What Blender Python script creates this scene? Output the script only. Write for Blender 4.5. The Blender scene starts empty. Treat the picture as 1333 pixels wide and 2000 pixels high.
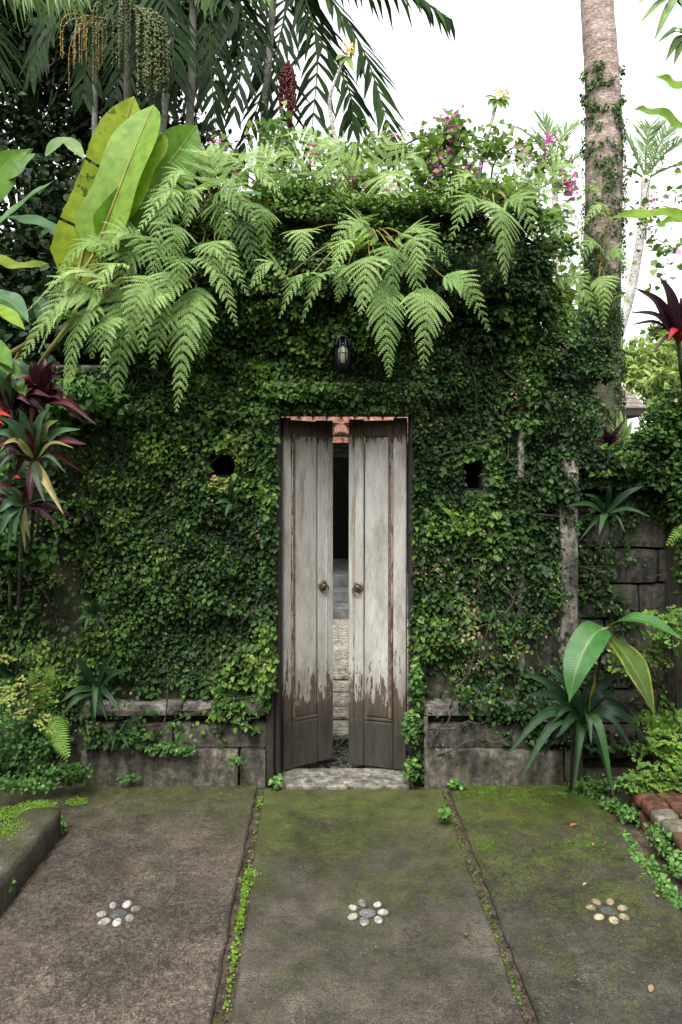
import bpy, math, random
import numpy as np
from mathutils import Vector, Matrix

random.seed(7)
RNG = np.random.default_rng(11)
SC = bpy.context.scene
COL = SC.collection
R = math.radians

# ------------------------------------------------------------------ camera, sky, sun, exposure
F, HY, CX, EYE = 1400.0, 940.0, 666.5, 1.63
cam = bpy.data.cameras.new('camera')
cam.sensor_fit = 'VERTICAL'; cam.sensor_height = 36; cam.sensor_width = 24
cam.lens = 36 * F / 2000; cam.shift_y = -(1000 - HY) / 2000
cam.clip_start = 0.05; cam.clip_end = 2000
cam_ob = bpy.data.objects.new('camera', cam); COL.objects.link(cam_ob)
cam_ob.location = (0, 0, EYE); cam_ob.rotation_euler = (R(90), 0, 0)
SC.camera = cam_ob

SUN_EL, SUN_AZ = 60, 200          # azimuth measured clockwise from +Y
w = bpy.data.worlds.new('World'); SC.world = w; w.use_nodes = True
wn = w.node_tree; wn.nodes.clear()
sky = wn.nodes.new('ShaderNodeTexSky'); sky.sky_type = 'NISHITA'; sky.sun_disc = False
sky.sun_elevation = R(SUN_EL); sky.sun_rotation = R(SUN_AZ); sky.dust_density = 4; sky.air_density = 1.0
hs = wn.nodes.new('ShaderNodeHueSaturation'); hs.inputs['Saturation'].default_value = 0.05
bg = wn.nodes.new('ShaderNodeBackground'); bg.inputs['Strength'].default_value = 0.15
wo = wn.nodes.new('ShaderNodeOutputWorld')
wn.links.new(sky.outputs[0], hs.inputs['Color']); wn.links.new(hs.outputs[0], bg.inputs['Color'])
wn.links.new(bg.outputs[0], wo.inputs['Surface'])

sl = bpy.data.lights.new('sun', 'SUN'); sl.energy = 1.0; sl.angle = R(35); sl.color = (1, 0.97, 0.92)
so = bpy.data.objects.new('sun', sl); COL.objects.link(so)
a = R(SUN_AZ); e = R(SUN_EL)
sdir = Vector((math.sin(a) * math.cos(e), math.cos(a) * math.cos(e), math.sin(e)))
so.rotation_euler = sdir.to_track_quat('Z', 'Y').to_euler(); so.location = (0, -5, 20)

vs = SC.view_settings
vs.view_transform = 'Standard'; vs.look = 'None'; vs.exposure = 1.85; vs.gamma = 1; vs.use_curve_mapping = False
SC.cycles.max_bounces = 6; SC.cycles.diffuse_bounces = 3; SC.cycles.transmission_bounces = 5
SC.cycles.transparent_max_bounces = 8; SC.cycles.use_denoising = True

# ------------------------------------------------------------------ helpers
def P(x, y, Y):
    return Vector(((x - CX) / F * Y, Y, EYE - (y - HY) / F * Y))

def vnoise(p, seed=0):
    p = np.asarray(p, float); i = np.floor(p).astype(np.int64); f = p - i; f = f * f * (3 - 2 * f)
    def h(ix, iy, iz):
        n = (ix * 73856093) ^ (iy * 19349663) ^ (iz * 83492791) ^ (seed * 2654435761)
        n = (n ^ (n >> 13)) & 0x7fffffff
        n = (n * 1274126177) & 0x7fffffff
        n = (n ^ (n >> 16)) & 0xffff
        return n / 65535.0
    r = 0
    for dx in (0, 1):
        for dy in (0, 1):
            for dz in (0, 1):
                wgt = (f[:, 0] if dx else 1 - f[:, 0]) * (f[:, 1] if dy else 1 - f[:, 1]) * (f[:, 2] if dz else 1 - f[:, 2])
                r = r + wgt * h(i[:, 0] + dx, i[:, 1] + dy, i[:, 2] + dz)
    return r

def unit(v):
    return v / np.maximum(np.linalg.norm(v, axis=-1, keepdims=True), 1e-9)

def crv(pts, n):
    """Catmull-Rom through pts, n+1 samples."""
    p = [Vector(q) for q in pts]
    if len(p) == 2:
        return [p[0].lerp(p[1], i / n) for i in range(n + 1)]
    p = [p[0] * 2 - p[1]] + p + [p[-1] * 2 - p[-2]]
    m = len(p) - 3; out = []
    for i in range(n + 1):
        t = i / n * m; k = min(int(t), m - 1); t -= k
        a, b, c, d = p[k:k + 4]
        out.append(0.5 * ((2 * b) + (c - a) * t + (2 * a - 5 * b + 4 * c - d) * t * t + (3 * b - a - 3 * c + d) * t ** 3))
    return out

class MB:
    def __init__(s): s.v = []; s.f = []; s.r = []; s.u = []; s.w = []
    def add(s, vs, fs, r=0.5):
        o = len(s.v); s.v += [tuple(q) for q in vs]; s.f += [tuple(i + o for i in f) for f in fs]
        s.r += list(r) if hasattr(r, '__len__') else [r] * len(vs)
    def build(s, name, mat, parent=None, smooth=False, loc=None):
        me = bpy.data.meshes.new(name); me.from_pydata(s.v, [], s.f); me.update()
        if len(s.u) == len(s.v):
            for nm_, dt in (('across', s.u), ('vein', s.w)):
                at = me.attributes.new(nm_, 'FLOAT', 'POINT'); at.data.foreach_set('value', np.array(dt, np.float32))
        at = me.attributes.new('rnd', 'FLOAT', 'POINT'); at.data.foreach_set('value', np.array(s.r, np.float32))
        return link(name, me, mat, parent, smooth)

def link(name, me, mat, parent=None, smooth=False):
    if mat is not None: me.materials.append(mat)
    if smooth: me.polygons.foreach_set('use_smooth', [True] * len(me.polygons))
    o = bpy.data.objects.new(name, me); COL.objects.link(o)
    if parent is not None:
        o.parent = parent
        bpy.context.view_layer.update() if False else None
        o.matrix_parent_inverse = Matrix.LocRotScale(parent.location, parent.rotation_euler, None).inverted()
    return o

def tag(o, label, cat, group=None, kind=None):
    o['label'] = label
    if cat: o['category'] = cat
    if group: o['group'] = group
    if kind: o['kind'] = kind
    return o

def thing(name, label, cat, loc=(0, 0, 0), group=None, kind='thing'):
    o = bpy.data.objects.new(name, None); COL.objects.link(o); o.location = loc
    o.empty_display_size = 0.1
    return tag(o, label, cat, group, kind)

def box(mb, lo, hi, r=0.5):
    x0, y0, z0 = lo; x1, y1, z1 = hi
    mb.add([(x0, y0, z0), (x1, y0, z0), (x1, y1, z0), (x0, y1, z0), (x0, y0, z1), (x1, y0, z1), (x1, y1, z1), (x0, y1, z1)],
           [(3, 2, 1, 0), (4, 5, 6, 7), (0, 1, 5, 4), (1, 2, 6, 5), (2, 3, 7, 6), (3, 0, 4, 7)], r)

def cbox(mb, lo, hi, c=0.01, jit=0.0, r=0.5):
    """box with chamfered, slightly uneven edges"""
    lo = Vector(lo); hi = Vector(hi); vs = []; idx = {}
    for sx in (0, 1):
        for sy in (0, 1):
            for sz in (0, 1):
                corner = [hi[k] if s else lo[k] for k, s in enumerate((sx, sy, sz))]
                jv = [random.uniform(-jit, jit) for _ in range(3)]
                for ax in range(3):
                    q = list(corner)
                    for k, s in enumerate((sx, sy, sz)):
                        if k != ax: q[k] += (-c if s else c)
                        q[k] += jv[k]
                    idx[(sx, sy, sz, ax)] = len(vs); vs.append(tuple(q))
    fs = []
    for ax in range(3):
        o = [k for k in range(3) if k != ax]
        for s in (0, 1):
            quad = []
            for (p, q) in ((0, 0), (1, 0), (1, 1), (0, 1)):
                key = [0, 0, 0]; key[ax] = s; key[o[0]] = p; key[o[1]] = q
                quad.append(idx[(*key, ax)])
            fs.append(tuple(quad))
        for p in (0, 1):
            for q in (0, 1):
                k0 = [0, 0, 0]; k0[o[0]] = p; k0[o[1]] = q; k1 = list(k0); k1[ax] = 1
                fs.append((idx[(*k0, o[0])], idx[(*k0, o[1])], idx[(*k1, o[1])], idx[(*k1, o[0])]))
    for sx in (0, 1):
        for sy in (0, 1):
            for sz in (0, 1):
                fs.append(tuple(idx[(sx, sy, sz, a)] for a in range(3)))
    mb.add(vs, fs, r)

def rbox(mb, lo, hi, res=.05, amp=.008, rnd=.02, r=.5):
    """worn stone block: subdivided box with rounded arrises and an uneven surface"""
    lo = np.array(lo, float); hi = np.array(hi, float); cell = {}
    nn = [max(1, min(30, int(round((hi[k] - lo[k]) / res)))) for k in range(3)]; vs = []; fs = []
    def vid(key):
        if key not in cell:
            cell[key] = len(vs); vs.append([lo[k] + (hi[k] - lo[k]) * key[k] / nn[k] for k in range(3)])
        return cell[key]
    for ax in range(3):
        a_, b_ = [k for k in range(3) if k != ax]
        for side in (0, nn[ax]):
            for i in range(nn[a_]):
                for j in range(nn[b_]):
                    q = []
                    for (p_, q_) in ((0, 0), (1, 0), (1, 1), (0, 1)):
                        key = [0, 0, 0]; key[ax] = side; key[a_] = i + p_; key[b_] = j + q_; q.append(vid(tuple(key)))
                    fs.append(tuple(q) if (side > 0) != (ax == 1) else tuple(q[::-1]))
    V = np.array(vs); mid = (lo + hi) / 2; half = (hi - lo) / 2
    edge = np.minimum(np.abs(np.abs(V - mid) - half), rnd)                       # 0 on a face
    on = (edge < 1e-6).sum(1)
    pull = np.where(on >= 2, rnd * .45, 0) * np.where(on == 3, 1.5, 1)
    d = -np.sign(V - mid) * (edge < 1e-6)
    V = V + d * pull[:, None]
    nz = np.stack([vnoise(V * 9 + 3.7 * k, 70 + k) + .5 * vnoise(V * 23 + k, 80 + k) - .75 for k in range(3)], 1)
    V = V + nz * amp * 1.6
    mb.add([tuple(q) for q in V], fs, r)

def tube(mb, pts, rad, n=8, r=0.5, cap=True):
    m = len(pts); vs = []; fs = []
    up = Vector((0.13, 0.31, 0.94))
    for i, p in enumerate(pts):
        t = (pts[min(i + 1, m - 1)] - pts[max(i - 1, 0)]).normalized()
        a = t.cross(up)
        if a.length < 0.05: a = t.cross(Vector((1, 0, 0)))
        a.normalize(); b = t.cross(a)
        rr = rad[i] if hasattr(rad, '__len__') else rad
        for k in range(n):
            an = 2 * math.pi * k / n
            vs.append(p + a * (rr * math.cos(an)) + b * (rr * math.sin(an)))
    for i in range(m - 1):
        for k in range(n):
            fs.append((i * n + k, i * n + (k + 1) % n, (i + 1) * n + (k + 1) % n, (i + 1) * n + k))
    if cap:
        fs.append(tuple(range(n))[::-1]); fs.append(tuple((m - 1) * n + k for k in range(n)))
    mb.add(vs, fs, r)

def blob(mb, c, rad, seg=8, ring=5, r=0.5, rot=None, jit=0.0):
    vs = [(0, 0, 1)]; 
    for i in range(1, ring):
        ph = math.pi * i / ring
        for k in range(seg):
            th = 2 * math.pi * k / seg
            vs.append((math.sin(ph) * math.cos(th), math.sin(ph) * math.sin(th), math.cos(ph)))
    vs.append((0, 0, -1)); fs = []
    for k in range(seg): fs.append((0, 1 + k, 1 + (k + 1) % seg))
    for i in range(ring - 2):
        for k in range(seg):
            b = 1 + i * seg
            fs.append((b + k, b + seg + k, b + seg + (k + 1) % seg, b + (k + 1) % seg))
    b = 1 + (ring - 2) * seg; last = len(vs) - 1
    for k in range(seg): fs.append((b + k, last, b + (k + 1) % seg))
    out = []
    for q in vs:
        q = Vector([q[k] * rad[k] * (1 + random.uniform(-jit, jit)) for k in range(3)])
        if rot is not None: q = rot @ q
        out.append(Vector(c) + q)
    mb.add(out, fs, r)

def blade(mb, pts, width, hint=(0, -0.6, 0.8), fold=0.25, prof='strap', rows=3, n=10, r=0.5, wavy=0.0, curl=0.0, jag=0.0, tears=()):
    """leaf blade along a curve; width = full width at the widest point"""
    c = crv(pts, n); hint = Vector(hint); vs = []; fs = []; rr = []
    ph = random.uniform(0, 6)
    for i, p in enumerate(c):
        t = i / n
        tan = (c[min(i + 1, n)] - c[max(i - 1, 0)]).normalized()
        sd = tan.cross(hint)
        if sd.length < 0.05: sd = tan.cross(Vector((0.3, -1, 0.2)))
        sd.normalize(); nm = sd.cross(tan).normalized()
        if prof == 'strap': wd = (0.38 + 0.62 * min(1, t / 0.35) ** 0.8) * min(1, (1 - t) / 0.6) ** 0.75
        elif prof == 'banana': wd = min(1, (t + 0.02) / 0.16) ** 0.6 * (max(0, 1 - ((t - 0.45) / 0.55) ** 4) if t > 0.45 else 1) * (0.93 + 0.07 * math.sin(t * 9))
        elif prof == 'lance': wd = math.sin(math.pi * min(1, (t + 0.03) ** 0.85)) ** 0.8 if t < 1 else 0
        elif prof == 'stub': wd = min(1, (t + 0.05) / 0.1) ** 0.6
        wd = max(wd, 0.012) * width * 0.5
        for k in range(-(rows // 2), rows // 2 + 1):
            u = k / (rows // 2)
            up = fold * abs(u) * wd + curl * u * u * wd + wavy * wd * math.sin(t * 14 + ph + u) * u * u
            jg = 1 + (random.uniform(-jag, jag) if abs(u) == 1 else 0)
            vs.append(p + sd * (u * wd * jg) + nm * up)
            rr.append(r); mb.u.append(abs(u)); mb.w.append(t * 88 - abs(u) * 5.0)
    m = rows // 2 * 2 + 1
    cut = set()
    for (tt, sd_, dep) in tears:
        for k in range(m - 1):
            uc = (k + .5 - m // 2) / (m // 2)
            if uc * sd_ > 0 and abs(uc) > dep: cut.add((min(n - 1, max(0, int(tt * n))), k))
    for i in range(n):
        for k in range(m - 1):
            if (i, k) in cut: continue
            fs.append((i * m + k, i * m + k + 1, (i + 1) * m + k + 1, (i + 1) * m + k))
    mb.add(vs, fs, rr)

LEAF7 = (np.array([(0, 0, 0), (-.33, .28, .10), (-.30, .62, .06), (0, 1, -.10), (.30, .62, .06), (.33, .28, .10), (0, .5, 0)], float),
         np.array([(0, 6, 1), (1, 6, 2), (2, 6, 3), (3, 6, 4), (4, 6, 5), (5, 6, 0)]))
LEAF_L = (np.array([(0, 0, 0), (-.17, .4, .07), (0, 1, -.18), (.17, .4, .07), (0, .45, 0)], float),
          np.array([(0, 4, 1), (1, 4, 2), (2, 4, 3), (3, 4, 0)]))
FAN = (np.array([(0, 0, 0), (-.42, .62, .05), (-.2, .95, 0), (.2, .95, 0), (.42, .62, .05)], float),
       np.array([(0, 2, 1), (0, 3, 2), (0, 4, 3)]))
HEART = (np.array([(0, 0, 0), (-.36, .1, .08), (-.42, .45, .1), (0, 1, -.12), (.42, .45, .1), (.36, .1, .08), (0, .4, -.02)], float),
         np.array([(0, 6, 1), (1, 6, 2), (2, 6, 3), (3, 6, 4), (4, 6, 5), (5, 6, 0)]))

def leaves(name, mat, pos, nrm, tip, size, rnd, tmpl=LEAF7, parent=None):
    """one mesh of many small leaf-shaped faces"""
    tv, tf = tmpl; n = len(pos); k = len(tv)
    z = unit(nrm); y = unit(tip - z * np.sum(tip * z, 1, keepdims=True)); x = np.cross(y, z)
    size = np.asarray(size).reshape(-1, 1, 1)
    V = pos[:, None, :] + size * (tv[None, :, 0:1] * x[:, None, :] + tv[None, :, 1:2] * y[:, None, :] + tv[None, :, 2:3] * z[:, None, :])
    V = V.reshape(-1, 3).astype(np.float32)
    Fc = (tf[None] + (np.arange(n) * k)[:, None, None]).reshape(-1, 3).astype(np.int32)
    me = bpy.data.meshes.new(name)
    me.vertices.add(len(V)); me.vertices.foreach_set('co', V.ravel())
    me.loops.add(Fc.size); me.loops.foreach_set('vertex_index', Fc.ravel())
    me.polygons.add(len(Fc)); me.polygons.foreach_set('loop_start', np.arange(0, Fc.size, 3, dtype=np.int32))
    me.polygons.foreach_set('loop_total', np.full(len(Fc), 3, np.int32))
    me.update(calc_edges=True); me.validate()
    at = me.attributes.new('rnd', 'FLOAT', 'POINT')
    at.data.foreach_set('value', np.repeat(np.asarray(rnd, np.float32), k))
    return link(name, me, mat, parent, True)

def rv(n, s=1.0): return RNG.normal(0, s, (n, 3))

# ------------------------------------------------------------------ materials
class NT:
    def __init__(s, name):
        s.m = bpy.data.materials.new(name); s.m.use_nodes = True; s.t = s.m.node_tree; s.t.nodes.clear()
        s.out = s.n('ShaderNodeOutputMaterial')
    def n(s, ty, **kw):
        o = s.t.nodes.new(ty)
        for k, v in kw.items(): setattr(o, k, v)
        return o
    def l(s, a, b): s.t.links.new(a, b)
    def put(s, sock, v):
        if hasattr(v, 'is_output'): s.l(v, sock)
        elif v is not None:
            sock.default_value = (*v, 1) if isinstance(v, tuple) and len(v) == 3 and sock.type == 'RGBA' else v
    def pos(s, sc=(1, 1, 1)):
        g = s.n('ShaderNodeNewGeometry'); mp = s.n('ShaderNodeMapping'); mp.inputs['Scale'].default_value = sc
        s.l(g.outputs['Position'], mp.inputs['Vector']); return mp.outputs[0]
    def noise(s, scale, detail=4, vec=None, rough=0.55, dist=0.0):
        o = s.n('ShaderNodeTexNoise'); o.inputs['Scale'].default_value = scale; o.inputs['Detail'].default_value = detail
        o.inputs['Roughness'].default_value = rough; o.inputs['Distortion'].default_value = dist
        s.l(vec if vec is not None else s.pos(), o.inputs['Vector']); return o.outputs['Fac']
    def ramp(s, fac, stops, interp='LINEAR'):
        o = s.n('ShaderNodeValToRGB'); o.color_ramp.interpolation = interp; cr = o.color_ramp
        while len(cr.elements) < len(stops): cr.elements.new(0.5)
        for el, (p, c) in zip(cr.elements, stops):
            el.position = p; el.color = (c, c, c, 1) if isinstance(c, (int, float)) else (*c, 1)
        s.l(fac, o.inputs[0]); return o.outputs[0]
    def math(s, op, a, b=None, clamp=False):
        o = s.n('ShaderNodeMath', operation=op, use_clamp=clamp); s.put(o.inputs[0], a)
        if b is not None: s.put(o.inputs[1], b)
        return o.outputs[0]
    def mix(s, fac, a, b, mode='MIX'):
        o = s.n('ShaderNodeMix', data_type='RGBA', blend_type=mode); s.put(o.inputs[0], fac)
        s.put(o.inputs[6], a); s.put(o.inputs[7], b); return o.outputs[2]
    def sep(s, vec=None):
        o = s.n('ShaderNodeSeparateXYZ')
        s.l(vec if vec is not None else s.pos(), o.inputs[0]); return o.outputs
    def bump(s, h, strength=0.4, dist=0.01):
        o = s.n('ShaderNodeBump'); o.inputs['Strength'].default_value = strength; o.inputs['Distance'].default_value = dist
        s.l(h, o.inputs['Height']); return o.outputs[0]
    def bsdf(s, col, rough=0.8, nrm=None, spec=0.3, **kw):
        o = s.n('ShaderNodeBsdfPrincipled'); s.put(o.inputs['Base Color'], col); s.put(o.inputs['Roughness'], rough)
        o.inputs['Specular IOR Level'].default_value = spec
        if nrm is not None: s.l(nrm, o.inputs['Normal'])
        for k, v in kw.items(): s.put(o.inputs[k], v)
        return o.outputs[0]
    def end(s, sh): s.l(sh, s.out.inputs[0]); return s.m

def leaf_mat(name, stops, trans=0.3, rough=0.5, spec=0.18, blot=None, veins=False, stripe=False, edge=None, tint=(1.1, 1.25, 0.55)):
    t = NT(name)
    at = t.n('ShaderNodeAttribute', attribute_name='rnd')
    c = t.ramp(at.outputs['Fac'], stops)
    nz = t.noise(18, 3)
    c = t.mix(1.0, c, t.ramp(nz, [(0.3, 0.72), (0.7, 1.2)]), 'MULTIPLY')
    if blot:
        b = t.ramp(t.noise(blot[1], 5, rough=0.7), [(blot[2], 0.0), (blot[2] + 0.06, 1.0)])
        c = t.mix(b, c, blot[0])
    hh = nz
    if veins:
        au = t.n('ShaderNodeAttribute', attribute_name='across'); aw = t.n('ShaderNodeAttribute', attribute_name='vein')
        st = t.math('SINE', t.math('MULTIPLY', aw.outputs['Fac'], 5.2))
        c = t.mix(1.0, c, t.ramp(st, [(0.0, 0.96), (1.0, 1.03)]), 'MULTIPLY')
        c = t.mix(t.ramp(au.outputs['Fac'], [(0.03, 0.35), (0.1, 0.0)]), c, (.2, .28, .08))
        hh = t.math('ADD', t.math('MULTIPLY', st, 0.2), nz)
    if stripe or edge:
        au = t.n('ShaderNodeAttribute', attribute_name='across')
        if stripe:
            sn = t.math('SINE', t.math('MULTIPLY', au.outputs['Fac'], 21.0))
            c = t.mix(1.0, c, t.ramp(sn, [(0.0, 0.75), (1.0, 1.2)]), 'MULTIPLY')
            hh = t.math('ADD', t.math('MULTIPLY', sn, 0.4), nz)
        if edge:
            ee = t.math('ADD', au.outputs['Fac'], t.math('MULTIPLY', t.math('SUBTRACT', t.noise(11, 4), 0.5), 0.7))
            c = t.mix(t.ramp(ee, [(0.78, 0.0), (0.98, 1.0)]), c, edge)
    h = t.bump(hh, 0.35, 0.006)
    p = t.bsdf(c, rough, h, spec)
    tr = t.n('ShaderNodeBsdfTranslucent'); t.l(t.mix(1.0, c, tint, 'MULTIPLY'), tr.inputs['Color'])
    mx = t.n('ShaderNodeMixShader'); mx.inputs[0].default_value = trans
    t.l(p, mx.inputs[1]); t.l(tr.outputs[0], mx.inputs[2])
    return t.end(mx.outputs[0])

M = {}
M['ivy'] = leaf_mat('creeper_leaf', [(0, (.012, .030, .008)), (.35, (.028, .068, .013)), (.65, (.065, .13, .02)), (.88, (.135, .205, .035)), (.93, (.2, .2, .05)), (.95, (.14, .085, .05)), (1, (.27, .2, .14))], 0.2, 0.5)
M['ivy_top'] = leaf_mat('creeper_leaf_sunlit_tone', [(0, (.03, .065, .014)), (.5, (.065, .12, .022)), (.9, (.14, .19, .04)), (1, (.26, .18, .1))], 0.25)  # brighter copy of the creeper leaf, sunlight put into the colour
M['fern'] = leaf_mat('fern_leaf', [(0, (.045, .1, .025)), (.4, (.13, .225, .06)), (1, (.255, .36, .125))], 0.36, 0.6)
M['fern_stalk'] = leaf_mat('fern_stalk', [(0, (.15, .12, .03)), (1, (.2, .2, .05))], 0.05)
M['maiden'] = leaf_mat('maidenhair_leaf', [(0, (.05, .11, .02)), (.6, (.12, .225, .035)), (.85, (.23, .28, .06)), (1, (.3, .22, .09))], 0.3, 0.6)
M['ground'] = leaf_mat('ground_creeper_leaf', [(0, (.022, .065, .015)), (.6, (.06, .14, .03)), (1, (.14, .25, .06))], 0.25)
M['mossy'] = leaf_mat('bright_moss_leaf', [(0, (.06, .12, .012)), (1, (.17, .29, .04))], 0.25, 0.8, 0.05)
M['banana'] = leaf_mat('banana_leaf', [(0, (.045, .11, .02)), (.5, (.1, .21, .03)), (1, (.21, .31, .03))], 0.42, 0.45, veins=True)
M['banana_y'] = leaf_mat('yellowing_banana_leaf', [(0, (.16, .23, .022)), (1, (.26, .32, .025))], 0.42, 0.5, blot=((.05, .075, .012), 9, 0.57), veins=True)
M['strap'] = leaf_mat('dark_strap_leaf', [(0, (.006, .018, .007)), (.5, (.014, .038, .014)), (1, (.045, .1, .03))], 0.12, 0.42, 0.22, stripe=True)
M['broad'] = leaf_mat('broad_green_leaf', [(0, (.025, .085, .018)), (1, (.045, .135, .03))], 0.22, 0.36, 0.35, veins=True)
M['broad_y'] = leaf_mat('yellow_edged_leaf', [(0, (.03, .085, .018)), (1, (.24, .23, .03))], 0.22, 0.4, 0.3, veins=True, edge=(.26, .25, .035))
M['cord'] = leaf_mat('cordyline_leaf', [(0, (.014, .004, .006)), (.3, (.05, .007, .011)), (.36, (.024, .05, .02)), (.8, (.045, .095, .04)), (.86, (.13, .13, .04)), (1, (.24, .2, .07))], 0.2, 0.45, 0.2)
M['wine'] = leaf_mat('wine_red_leaf', [(0, (.01, .004, .006)), (.7, (.026, .006, .011)), (1, (.22, .01, .015))], 0.1, 0.45, 0.2)
M['red'] = leaf_mat('red_bract', [(0, (.25, .01, .01)), (1, (.42, .02, .02))], 0.2, 0.4)
M['pink'] = leaf_mat('pink_bract', [(0, (.36, .07, .22)), (1, (.55, .22, .42))], 0.35, 0.7, tint=(1.2, .9, 1.1))
M['boug'] = leaf_mat('bougainvillea_leaf', [(0, (.035, .075, .02)), (.6, (.085, .155, .035)), (1, (.18, .26, .06))], 0.4)
M['tree'] = leaf_mat('backlit_tone_tree_leaf', [(0, (.005, .012, .004)), (.7, (.011, .024, .008)), (1, (.032, .055, .015))], 0.08, spec=0.08)  # backlit darkness of the crowns put into the leaf colour
M['palm'] = leaf_mat('palm_leaflet', [(0, (.007, .017, .005)), (.5, (.016, .036, .009)), (1, (.06, .105, .028))], 0.18, 0.6, 0.06)
M['palm_l'] = leaf_mat('pale_palm_leaflet', [(0, (.06, .115, .04)), (1, (.16, .24, .08))], 0.33, 0.5)
M['bamboo'] = leaf_mat('far_yellow_green_leaf', [(0, (.09, .15, .035)), (1, (.27, .34, .1))], 0.35)
M['yellow'] = leaf_mat('frangipani_petal', [(0, (.6, .5, .2)), (1, (.7, .62, .35))], 0.3)
M['dead'] = leaf_mat('dry_leaf', [(0, (.25, .07, .015)), (.5, (.2, .12, .07)), (1, (.3, .23, .16))], 0.1, 0.8)
M['fruit_g'] = leaf_mat('green_palm_fruit', [(0, (.035, .05, .012)), (1, (.085, .1, .03))], 0.0, 0.5)
M['fruit_r'] = leaf_mat('red_palm_fruit', [(0, (.05, .01, .01)), (1, (.12, .025, .02))], 0.0, 0.5)
M['fruit_o'] = leaf_mat('orange_flower_stalk', [(0, (.13, .08, .02)), (1, (.22, .15, .05))], 0.0, 0.6)

def concrete(name, base, dark, moss_bias, wet=0.62):
    t = NT(name); p = t.pos()
    big = t.noise(1.7, 5, p, 0.6, 0.4); mid = t.noise(9, 6, p, 0.65); fine = t.noise(150, 4, p, 0.75); grit = t.noise(95, 3, p, 0.6)
    c = t.mix(t.ramp(big, [(0.32, 0), (0.68, 1)]), dark, base)
    c = t.mix(1.0, c, t.ramp(mid, [(0.3, 0.55), (0.72, 1.45)]), 'MULTIPLY')
    c = t.mix(1.0, c, t.ramp(fine, [(0.38, 0.4), (0.5, 0.95), (0.62, 1.75)]), 'MULTIPLY')
    med = t.noise(42, 7, p, 0.8)
    c = t.mix(1.0, c, t.ramp(med, [(0.34, 0.35), (0.5, 0.95), (0.66, 1.9)]), 'MULTIPLY')
    pit = t.ramp(t.noise(75, 3, p, 0.6), [(0.3, 0.35), (0.38, 1.0)])
    c = t.mix(1.0, c, pit, 'MULTIPLY')
    sp = t.ramp(grit, [(0.62, 0.0), (0.68, 1.0)])
    patch = t.ramp(t.noise(3.1, 4, p, 0.7), [(0.44, 0.06), (0.68, 0.8)])
    c = t.mix(t.math('MULTIPLY', sp, patch), c, (.24, .22, .19))
    x, y, z = t.sep()
    # moss: thicker on the damp side by the wall, broken up by noise
    mb = t.math('ADD', t.math('ADD', t.math('MULTIPLY', t.math('SUBTRACT', y, 2.9), 0.2), t.math('MULTIPLY', t.math('MAXIMUM', t.math('SUBTRACT', y, 3.35), 0.0), 0.35)), moss_bias)
    mm = t.math('ADD', t.math('ADD', t.math('MULTIPLY', t.noise(2.9, 8, p, 0.78, 0.6), 1.0), mb), t.math('ADD', t.math('MULTIPLY', t.math('SUBTRACT', med, 0.5), 1.5), t.math('MULTIPLY', t.math('SUBTRACT', fine, 0.5), 1.0)))
    mk = t.ramp(mm, [(0.56, 0), (0.69, 0.88)])
    mc = t.mix(t.ramp(mid, [(0.3, 0), (0.7, 1)]), (.02, .025, .005), (.056, .068, .009))
    mc = t.mix(1.0, mc, t.ramp(fine, [(0.38, 0.45), (0.62, 1.6)]), 'MULTIPLY')
    c = t.mix(mk, c, mc)
    h = t.math('ADD', t.math('ADD', t.math('MULTIPLY', mid, 0.8), t.math('MULTIPLY', med, 0.8)), t.math('ADD', t.math('MULTIPLY', fine, 0.6), t.math('MULTIPLY', mk, 0.5)))
    rg = t.ramp(big, [(0.3, wet - .14), (0.7, 0.8)])
    return t.end(t.bsdf(c, rg, t.bump(h, 0.7, 0.006), 0.35))
M['slab_l'] = concrete('damp_concrete_left', (.076, .060, .045), (.031, .025, .019), -0.10)
M['slab_c'] = concrete('damp_concrete_centre', (.076, .064, .049), (.031, .027, .020), 0.075)
M['slab_r'] = concrete('damp_concrete_right', (.056, .048, .037), (.023, .021, .015), 0.12)
M['kerb'] = concrete('mossy_kerb_concrete', (.12, .104, .08), (.045, .038, .028), 0.02)

def stone(name, ca, cb, moss=(.05, .06, .02), mossy=0.5, sc=1.0, bstr=0.6):
    t = NT(name); p = t.pos()
    oi = t.n('ShaderNodeObjectInfo')
    a_ = t.noise(6 * sc, 6, p, 0.65, 0.3); b_ = t.noise(40 * sc, 4, p, 0.65); st = t.noise(5, 5, t.pos((3.5, 3.5, 0.5)), 0.6)
    c = t.mix(t.ramp(a_, [(0.3, 0), (0.7, 1)]), ca, cb)
    c = t.mix(1.0, c, t.ramp(b_, [(0.25, 0.55), (0.75, 1.4)]), 'MULTIPLY')
    c = t.mix(1.0, c, t.ramp(st, [(0.35, 0.4), (0.65, 1.25)]), 'MULTIPLY')
    c = t.mix(1.0, c, t.ramp(t.noise(28 * sc, 6, p, 0.8), [(0.36, 0.5), (0.64, 1.5)]), 'MULTIPLY')
    c = t.mix(1.0, c, t.ramp(oi.outputs['Random'], [(0, 0.75), (1, 1.2)]), 'MULTIPLY')
    mk = t.ramp(t.noise(4.4 * sc, 6, p, 0.7, 0.5), [(0.62 - 0.2 * mossy, 0), (0.8 - 0.15 * mossy, 0.85)])
    c = t.mix(mk, c, moss)
    h = t.math('ADD', a_, t.math('MULTIPLY', b_, 0.4))
    return t.end(t.bsdf(c, 0.88, t.bump(h, bstr, 0.015), 0.25))
M['wall'] = stone('dark_wall_stone', (.028, .025, .02), (.065, .058, .048), mossy=0.7)
M['block'] = stone('shade_toned_grey_block', (.03, .027, .022), (.075, .067, .055), mossy=0.4)  # stone colour darkened to hold the deep shade below the coping
M['plinth'] = stone('stained_plinth_stone', (.02, .018, .014), (.14, .125, .1), mossy=0.35, sc=0.9)
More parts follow.
